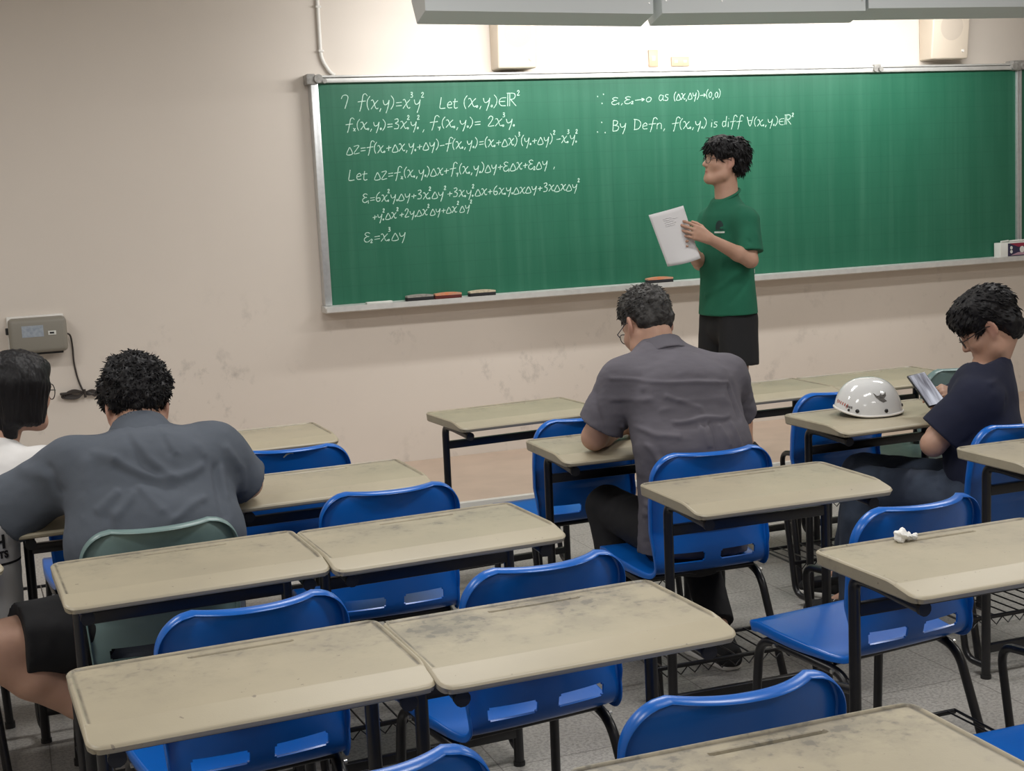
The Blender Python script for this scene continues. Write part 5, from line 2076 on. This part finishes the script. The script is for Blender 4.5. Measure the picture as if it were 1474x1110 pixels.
# ------------------------------------------------------------------ 3. seated person in slate shirt
def person_slate():
    root = empty('person', (.335, 4.0, 0), 0, 'person with thick curly black hair hunched over a desk in a loose slate grey shirt', 'person')
    X = V(1, 0, 0)
    pel, mid, upp, nb = V(.335, 3.945, .47), V(.335, 3.955, .70), V(.335, 4.065, .860), V(.335, 4.190, .960)
    H = Head((.338, 4.275, 1.030), (.02, .72, -.70), (0, 0.1, 1), s=1.05)
    F = Field((-.30, 3.60, 0), (.90, 4.75, 1.22), .0052)
    F.ecaps(pel, mid, X, .16, .11, .16, .11, .04); F.ecaps(mid, upp, X, .16, .11, .17, .10, .04)
    F.caps(nb, H.w((0, -.03, -.05)), .062, .058, .03)
    H.build(F)
    sl, el, wl = V(.140, 4.125, .900), V(-.030, 4.185, .800), V(.175, 4.405, .780)
    sr, er, wr = V(.530, 4.125, .895), V(.632, 4.170, .792), V(.470, 4.405, .780)
    for s_, e_, w_ in ((sl, el, wl), (sr, er, wr)):
        F.caps(s_, e_, .055, .044, .02)
        m = e_ + (w_ - e_) * .3
        F.caps(e_, m, .044, .044, .015); F.caps(m, w_, .044, .028, .015)
    hand(F, wl, V(.9, .3, .02), V(0, 0, -1), -1, curl=(.15, .25, .2), spread=.06)
    hand(F, wr, V(-.85, .3, .04), V(0, 0, -1), 1, curl=(.5, .6, .4), spread=.04)
    # left leg swung out to the left with the shin folded back under the seat; right leg forward
    lh, lk, la, lt = V(.235, 3.935, .485), V(-.135, 3.83, .500), V(.085, 3.86, .300), V(.20, 3.90, .235)
    rh, rk, ra, rt = V(.435, 3.97, .475), V(.475, 4.40, .500), V(.475, 4.42, .10), V(.475, 4.54, .05)
    F.caps(lh, lk, .092, .066, .03); F.caps(lk, (lk + la) / 2, .064, .060, .02); F.caps((lk + la) / 2, la, .060, .042, .02); F.caps(la, lt, .038, .030, .02)
    F.caps(rh, rk, .085, .060, .03); F.caps(rk, ra, .058, .036, .02); F.caps(ra, rt, .036, .028, .02)
    PQ = F.mesh(2)
    to_obj('body', PQ, M['skin'], root, H.tint(PQ[0]))
    F = Field((-.25, 3.65, .28), (.85, 4.45, 1.10), .0058)
    F.ecaps(V(.330, 3.935, .375), mid, X, .232, .148, .240, .150, .04, flat=(True, False))
    F.ecaps(mid, upp, X, .240, .150, .238, .135, .05)
    F.ecaps(upp, nb, X, .190, .110, .078, .070, .05)
    for s_, e_ in ((sl, el), (sr, er)):
        F.caps(nb + V(0, -.020, -.045), s_, .064, .088, .06)
    F.ecaps(sl, sl + (el - sl) * 1.16, V(0, .3, 1), .092, .085, .100, .088, .05, flat=(False, True))
    F.ecaps(sr, sr + (er - sr) * .96, V(.3, 1, .3), .092, .085, .092, .080, .05, flat=(False, True))

    def disp(P, N):
        d = cloth_noise(P, .005, 6, 3.0) + cloth_noise(P, .002, 15, 5.0)
        for pts, sg, h in (
                ([(.262, 1.038), (.300, .985), (.333, .935), (.374, .893), (.399, .871)], .011, .013),
                ([(.275, 1.010), (.318, .925), (.355, .893)], .010, -.008),
                ([(.388, .997), (.407, .943)], .009, .010),
                ([(.378, .990), (.392, .945)], .009, -.006),
                ([(.243, .945), (.281, .920), (.323, .888), (.378, .871), (.431, .887), (.464, .899)], .010, .012),
                ([(.243, .922), (.300, .890), (.370, .855), (.431, .868)], .012, -.008),
                ([(.186, .958), (.243, .945)], .012, .008),
                ([(.182, .815), (.236, .857)], .009, .012), ([(.222, .806), (.275, .847)], .009, .010),
                ([(.300, .860), (.340, .820)], .010, .008),
                ([(.372, .788), (.458, .819)], .010, .011), ([(.20, .80), (.21, .77)], .012, -.008),
                ([(.515, .887), (.504, .825), (.516, .770)], .011, -.016), ([(.535, .880), (.528, .820)], .010, .010),
                ([(.089, .863), (.063, .918)], .014, -.014),
                ([(-.007, .926), (.062, .899)], .016, .012), ([(.56, .93), (.60, .86), (.60, .80)], .012, .012),
                ([(.464, .970), (.480, .929)], .012, .009), ([(.16, .93), (.17, .86), (.14, .80)], .016, .008)):
            d += fold_xz(P, N, pts, sg * 1.15, h * .62)
        return d
    sh = to_obj('shirt', F.mesh(1, disp), M['shirt_slate'], root)
    F = Field((.15, 4.02, .85), (.52, 4.36, 1.12), .004)
    ax = unit(V(.0, .62, .78))
    cc = nb + V(0, -.012, .002)
    F.ecaps(cc - ax * .045, cc + ax * .052, X, .132, .104, .076, .072, 0, flat=(True, True))
    F.ecaps(cc - ax * .05, cc + ax * .09, X, .112, .088, .060, .058, 0, flat=(True, True), op='s')
    c = to_obj('collar', F.mesh(1, lambda P, N: cloth_noise(P, .002, 14, 3.0)), M['shirt_slate'], root); c.parent = sh
    F = Field((-.20, 3.65, .28), (.65, 4.60, .66), .006)
    F.ecaps(V(.335, 3.93, .465), V(.335, 3.94, .62), X, .19, .125, .17, .115, .03)
    F.ecaps(lh + V(.02, 0, 0), V(-.055, 3.855, .497), V(0, 0, 1), .112, .105, .106, .102, .03, flat=(False, True))
    F.ecaps(rh, V(.47, 4.34, .500), X, .105, .095, .095, .092, .03, flat=(False, True))
    to_obj('shorts', F.mesh(1, lambda P, N: cloth_noise(P, .004, 9, 4.0)), M['shorts_black'], root)
    shoe('shoe', V(.475, 4.36, 0), V(.475, 4.62, 0), root)
    # curly hair
    F = Field(H.c - .24, H.c + .24, .0034)
    e = lambda c, r, k=.02, op='u': F.ell(H.w(c), r, H.R, k, op)
    e((0, -.030, .060), (.106, .118, .104))
    e((0, -.072, .010), (.080, .055, .072), .03)
    e((0, .045, .090), (.085, .075, .060), .03)
    e((0, .125, -.055), (.11, .085, .10), .015, 's')
    e((0, .0, -.135), (.14, .16, .080), .015, 's')
    for q in (-1, 1):
        e((q * .104, -.006, -.022), (.036, .046, .048), .012, 's')
    hair_obj(F, M['hair'], root, lambda P, N: .011 * vnoise(P, 36, 2) + .007 * vnoise(P, 75, 5),
             [dict(keep=lambda P: H.loc(P)[:, 2] > -.06, n=3000, length=.015, width=.0026, flow=lambda p: H.R @ np.array([0, .2, -.3]), seed=8, jitter=1.1, lift=.75)])
    return root


# ------------------------------------------------------------------ 4. seated person in white, left edge
def person_white():
    root = empty('person', (-.15, 4.5, 0), 0, 'person with a black bob and glasses in a white tee at the left edge', 'person')
    f = unit([.55, .83, 0]); Rv = np.array([.83, -.55, 0]); fl = unit([-.25, 1, 0])
    H = Head((.008, 4.605, 1.078), (.84, .54, -.08), s=.97)
    pel, mid, nb = V(-.205, 4.43, .47), V(-.185, 4.45, .72), V(-.065, 4.545, .900)
    F = Field((-.62, 4.10, 0), (.40, 5.10, 1.25), .0052)
    F.ecaps(pel, mid, Rv, .14, .10, .13, .09, .04); F.ecaps(mid, V(-.10, 4.52, .84), Rv, .13, .09, .14, .085, .04)
    F.caps(nb, H.w((0, -.025, -.05)), .052, .047, .03)
    H.build(F)
    sr, er, wr = V(.055, 4.455, .850), V(.105, 4.60, .795), V(.17, 4.78, .785)
    sl, el, wl = V(-.225, 4.64, .85), V(-.20, 4.76, .79), V(-.02, 4.86, .785)
    for s_, e_, w_ in ((sl, el, wl), (sr, er, wr)):
        F.caps(s_, e_, .044, .036, .02); F.caps(e_, w_, .036, .024, .015)
    hand(F, wr, V(.1, .95, .0), V(0, 0, -1), 1, s=.92, curl=(.15, .25, .2)); hand(F, wl, V(.9, .3, .0), V(0, 0, -1), -1, s=.92, curl=(.2, .3, .2))
    for a in (-.085, .085):
        hip = pel + Rv * a + V(0, 0, .0); kn = hip + fl * .40 + V(0, 0, .02); an = kn + fl * .02 + V(0, 0, -.40)
        F.caps(hip, kn, .075, .055, .03); F.caps(kn, an, .052, .034, .02); F.caps(an, an + fl * .11 + V(0, 0, -.05), .033, .026, .02)
    PQ = F.mesh(2)
    to_obj('body', PQ, M['skin'], root, H.tint(PQ[0]))
    F = Field((-.50, 4.18, .36), (.30, 4.90, 1.05), .0055)
    F.ecaps(V(-.205, 4.42, .43), mid, Rv, .185, .135, .170, .120, .04, flat=(True, False))
    F.ecaps(mid, V(-.10, 4.515, .825), Rv, .170, .120, .165, .100, .05)
    F.caps(V(-.085, 4.53, .86), nb, .09, .062, .05)
    for s_, e_ in ((sl, el), (sr, er)):
        F.caps(nb + V(0, -.01, -.03), s_, .058, .070, .05)
        F.ecaps(s_, s_ + (e_ - s_) * .9, V(0, 0, 1), .075, .070, .080, .075, .03, flat=(False, True))
    tee = to_obj('tee_shirt', F.mesh(1, lambda P, N: cloth_noise(P, .005, 8, 6.0)), M['tee_white'], root)
    b = bmesh.new()
    ringp = []
    ax = unit(H.w((0, -.03, -.05)) - nb); r0 = unit(np.cross(ax, V(0, 1, 0))); r1 = np.cross(ax, r0)
    for i in range(26):
        a = 2 * PI * i / 26
        ringp.append(Vector(nb + ax * .008 + r0 * .062 * math.cos(a) + r1 * .062 * math.sin(a) - np.array(root.location)))
    add_tube(b, ringp, .0105, 8, closed=True)
    c = bm_obj('collar_band', b, M['tee_collar'], root); c.parent = tee
    # lettering low on the right of the back
    tree = bvh_of(tee, Vector(root.location))
    for s, ox, oz, size in (('H', -.084, .672, .058), ('PTS', -.080, .634, .028)):
        n = Vector((.35, -.93, 0)).normalized(); r = Vector((.93, .35, 0)).normalized(); u = Vector((0, 0, 1))
        cen = Vector((ox, 4.30, oz))
        o = text_mesh('lettering', s, size, M['text_black'], root, Matrix.Identity(4), extrude=0.0, bold=.0015)
        bmx = bmesh.new(); bmx.from_mesh(o.data)
        bmesh.ops.subdivide_edges(bmx, edges=bmx.edges[:], cuts=2)
        for v in bmx.verts:
            p = cen + r * v.co.x + u * v.co.y
            hit = tree.ray_cast(p + n * .3, -n, .8)
            q = (hit[0] + n * .0025) if hit[0] is not None else p
            v.co = q - Vector(root.location)
        bmx.to_mesh(o.data); bmx.free()
        o.parent = tee
    decal('print_line', tee, V(-.080, 4.30, .606), (.35, -.93, 0), (0, 0, 1), strip(-.06, -.004, .075, .003, 10), M['text_black'])
    F = Field((-.50, 4.20, 0.05), (.35, 5.0, .62), .0065)
    F.ecaps(pel + V(0, 0, -.01), pel + V(0, 0, .12), Rv, .165, .12, .155, .11, .03)
    for a in (-.09, .09):
        hip = pel + Rv * a; kn = hip + fl * .40 + V(0, 0, .02); an = kn + fl * .02 + V(0, 0, -.38)
        F.caps(hip, kn, .092, .075, .03); F.ecaps(kn, an, Rv, .072, .072, .06, .06, .02, flat=(False, True))
    to_obj('trousers', F.mesh(1), M['trousers'], root)
    for a in (-.09, .09):
        p = pel + Rv * a + fl * .36
        shoe('shoe', V(p[0], p[1], 0), V(*(p + fl * .24)[:2], 0), root)
    # bob
    F = Field(H.c - .24, H.c + .24, .0034)
    e = lambda c, r, k=.02, op='u': F.ell(H.w(c), r, H.R, k, op)
    e((0, -.016, .046), (.092, .110, .090))
    for q in (-1, 1):
        F.ecaps(H.w((q * .070, -.004, .03)), H.w((q * .074, -.018, -.085)), H.R[:, 1], .072, .026, .062, .020, .03)
    F.ecaps(H.w((0, -.072, .03)), H.w((0, -.062, -.125)), H.R[:, 0], .078, .042, .070, .036, .03)
    e((0, .030, .075), (.072, .068, .045), .03)
    e((0, .140, -.06), (.095, .092, .115), .02, 's')
    hair_obj(F, M['hair'], root, lambda P, N: .0035 * vnoise(H.loc(P) * V(1, 1, .12), 90, 2) + .002 * vnoise(H.loc(P) * V(1, 1, .1), 200, 4))
    H.glasses(root, .027, .025, 2.0)
    return root


# ------------------------------------------------------------------ 5. seated person in navy with a phone
def person_navy():
    root = empty('person', (3.17, 4.0, 0), 0, 'person in navy tee looking down at a phone at the right edge', 'person')
    f = unit([-.72, .69, 0]); Lv = np.array([-.69, -.72, 0])
    pel, mid, upp, nb = V(3.165, 3.975, .47), V(3.185, 4.00, .68), V(3.220, 4.045, .825), V(3.280, 4.085, .925)
    H = Head((3.276, 4.085, 1.068), (-.64, .55, -.53), (-.05, 0, 1))
    F = Field((2.62, 3.62, 0), (3.62, 4.85, 1.30), .005)
    F.ecaps(pel, mid, Lv, .15, .11, .14, .10, .04); F.ecaps(mid, upp, Lv, .14, .10, .16, .10, .04)
    F.caps(nb, H.w((0, -.028, -.050)), .060, .054, .03)
    H.build(F)
    sl, el, wl = upp + Lv * .175 + V(0, 0, .015), V(2.965, 3.985, .690), V(3.152, 4.150, .735)
    sr, er, wr = upp - Lv * .175 + V(0, 0, .015), V(3.330, 4.37, .720), V(3.278, 4.262, .797)
    for s_, e_, w_ in ((sl, el, wl), (sr, er, wr)):
        F.caps(s_, e_, .050, .042, .02)
        m = e_ + (w_ - e_) * .3
        F.caps(e_, m, .042, .041, .015); F.caps(m, w_, .041, .027, .015)
    hand(F, wl, V(-.04, .75, .64), V(-.11, -.65, .74), -1, spread=.01, thumb=(.06, -.12), curl=(.10, .15, .1), s=.86)
    hand(F, wr, V(-.86, -.12, .30), V(.10, .62, -.76), 1, spread=.05, thumb=(.6, .3), curls=[(.35, .4, .3), (.6, .7, .4), (.8, .9, .5), (.9, .9, .5)], s=.88)
    legs = ((V(3.10, 3.92, .475), V(2.875, 4.290, .495), V(2.835, 4.270, .11), V(2.765, 4.355, .05)),
            (V(3.235, 4.06, .475), V(3.010, 4.480, .495), V(2.960, 4.520, .11), V(2.90, 4.62, .05)))
    for hip, kn, an, to in legs:
        F.caps(hip, kn, .085, .060, .03); F.caps(kn, an, .056, .034, .02); F.caps(an, to, .026, .018, .01)
    PQ = F.mesh(2)
    to_obj('body', PQ, M['skin'], root, H.tint(PQ[0]))
    F = Field((2.75, 3.65, .38), (3.60, 4.50, 1.08), .0055)
    F.ecaps(V(3.16, 3.965, .42), mid, Lv, .185, .135, .178, .128, .04, flat=(True, False))
    F.ecaps(mid, upp, Lv, .178, .128, .185, .115, .05)
    F.ecaps(upp, nb, Lv, .150, .095, .085, .072, .05)
    for s_, e_ in ((sl, el), (sr, er)):
        F.caps(nb + V(0, 0, -.025), s_, .060, .074, .05)
        F.ecaps(s_, s_ + (e_ - s_) * .82, V(0, .3, 1), .080, .076, .090, .080, .035, flat=(False, True))
    F.plane_cut(nb + V(0, 0, .022), V(-.30, .28, .90), nb - .10, nb + .12)

    def disp(P, N):
        d = cloth_noise(P, .0045, 7, 8.0)
        for a, b, s, h in ((sl + V(0, -.07, .02), el + V(.02, -.07, .06), .014, .007), (sl + V(.06, -.05, .0), V(3.02, 3.88, .70), .014, -.008),
                           (V(3.12, 3.84, .62), V(3.02, 4.02, .52), .014, .007), (V(3.15, 3.84, .74), V(3.25, 3.86, .66), .014, .006),
                           (V(3.10, 3.86, .90), V(3.22, 3.90, .93), .012, .005)):
            d += fold(P, [a, b], s, h)
        return d
    tee = to_obj('tee_shirt', F.mesh(1, disp), M['tee_navy'], root)
    F = Field((2.66, 3.75, .03), (3.45, 4.68, .66), .006)
    F.ecaps(V(3.165, 3.97, .465), V(3.165, 3.975, .60), Lv, .170, .130, .160, .115, .03)
    for hip, kn, an, to in legs:
        F.caps(hip + V(0, 0, .005), kn, .100, .080, .03); F.ecaps(kn, an + V(0, 0, -.048), Lv, .080, .076, .062, .066, .02, flat=(False, True))

    def dj(P, N):
        d = cloth_noise(P, .005, 9, 4.0)
        for i in range(4):
            a = legs[0][0] * (1 - .25 * i - .1) + legs[0][1] * (.25 * i + .1)
            d += fold(P, [a + V(-.05, -.08, .06), a + V(.03, .0, .10)], .010, .006)
        return d
    to_obj('jeans', F.mesh(1, dj), M['denim'], root)
    for hip, kn, an, to in legs:
        dd = unit([to[0] - an[0], to[1] - an[1], 0])
        hl = V(an[0], an[1], 0) - dd * .05
        shoe('shoe', hl, hl + dd * .27, root, .05)
    F = Field(H.c - .22, H.c + .22, .0032)
    e = lambda c, r, k=.02, op='u': F.ell(H.w(c), r, H.R, k, op)
    e((0, -.018, .052), (.090, .112, .092))
    e((0, -.066, -.015), (.078, .052, .076), .02)
    e((0, .040, .080), (.074, .064, .046), .03)
    for q in (-1, 1):
        e((q * .046, .056, .058), (.028, .034, .032), .02)
        e((q * .070, .030, .022), (.010, .016, .034), .012)
    e((0, .128, -.040), (.092, .078, .088), .010, 's')
    for q in (-1, 1):
        e((q * .096, -.006, -.016), (.030, .032, .044), .010, 's')
    e((0, .06, -.138), (.13, .13, .080), .015, 's')
    hair_obj(F, M['hair'], root, lambda P, N: .005 * vnoise(H.loc(P) * V(1.2, .35, .6), 70, 2) + .003 * vnoise(P, 90, 5),
             [dict(keep=lambda P: (H.loc(P)[:, 2] > .0), n=800, length=.026, width=.0042, lift=.06, flow=lambda p: H.R @ (np.array([0, .55, -.55]) if H.loc(p[None])[0, 1] > .0 else np.array([0, -.4, -.6])), seed=6, jitter=.16)])
    H.glasses(root)
    return root


person_green()
person_mauve()
person_slate()
person_white()
person_navy()

# sheet of paper held by the standing person
def sheet():
    a, bq, c, d = V(3.180, 6.628, 1.476), V(3.380, 6.632, 1.516), V(3.472, 6.640, 1.235), V(3.283, 6.634, 1.202)
    n = 14
    vs, fs = [], []
    for i in range(n + 1):
        for j in range(n + 1):
            u, v = i / n, j / n
            p = a * (1 - u) * (1 - v) + bq * u * (1 - v) + c * u * v + d * (1 - u) * v
            bow = -.016 * math.sin(PI * u) * (0.4 + .6 * v) + .010 * (1 - u) ** 2 - .012 * max(v - .75, 0) * 4 * u
            p = p + V(0, bow, -.004 * math.sin(PI * u) * v)
            vs.append(p)
    b = bmesh.new()
    T = [b.verts.new(p - V(3.38, 6.63, 1.20)) for p in vs]
    for i in range(n):
        for j in range(n):
            b.faces.new((T[i * (n + 1) + j], T[(i + 1) * (n + 1) + j], T[(i + 1) * (n + 1) + j + 1], T[i * (n + 1) + j + 1]))
    o = bm_obj('sheet_of_paper', b, M['paper'])
    o.location = (3.38, 6.63, 1.20)
    md = o.modifiers.new('t', 'SOLIDIFY'); md.thickness = .0006
    bake(o)
    o.data.shade_smooth()
    tag(o, 'white sheet of paper in the hand of the standing person', 'paper')
    # faint pencil notes near the top of the page
    b = bmesh.new()
    r = random.Random(4)
    for k in range(5):
        v = .14 + .035 * k
        u0 = .30 + .05 * r.random(); u1 = u0 + .22 + .2 * r.random()
        m = 12
        row = []
        for i in range(m):
            u = u0 + (u1 - u0) * i / (m - 1)
            p = a * (1 - u) * (1 - v) + bq * u * (1 - v) + c * u * v + d * (1 - u) * v
            bow = -.016 * math.sin(PI * u) * (0.4 + .6 * v) + .010 * (1 - u) ** 2
            p = p + V(0, bow - .0014, r.uniform(-.0025, .0025))
            row.append(Vector(p - V(3.38, 6.63, 1.20)))
        add_tube(b, row, .0012, 5)
    bm_obj('pencil_notes', b, M['ink'], o)


sheet()

# phone
Tm, Bm = V(3.117, 4.280, .884), V(3.125, 4.180, .797)
ph_l = unit(Tm - Bm); ph_w = unit(V(.99, 0, .15) - ph_l * (V(.99, 0, .15) @ ph_l)); ph_n = np.cross(ph_w, ph_l)
ph = empty('smartphone', (Tm + Bm) / 2, 0, 'black smartphone with a lit screen held by the person in navy tee', 'phone')
Mx = Matrix((ph_w, ph_l, ph_n)).transposed().to_4x4()
b = bmesh.new(); add_box(b, (-.038, -.078, -.0085), (.038, .078, 0), .003, 3); bmesh.ops.transform(b, matrix=Mx, verts=b.verts); bm_obj('case', b, M['black_gloss'], ph)
b = bmesh.new(); add_box(b, (-.0345, -.0735, -.001), (.0345, .0735, .0008)); bmesh.ops.transform(b, matrix=Mx, verts=b.verts); bm_obj('screen', b, M['screen'], ph, smooth=False)
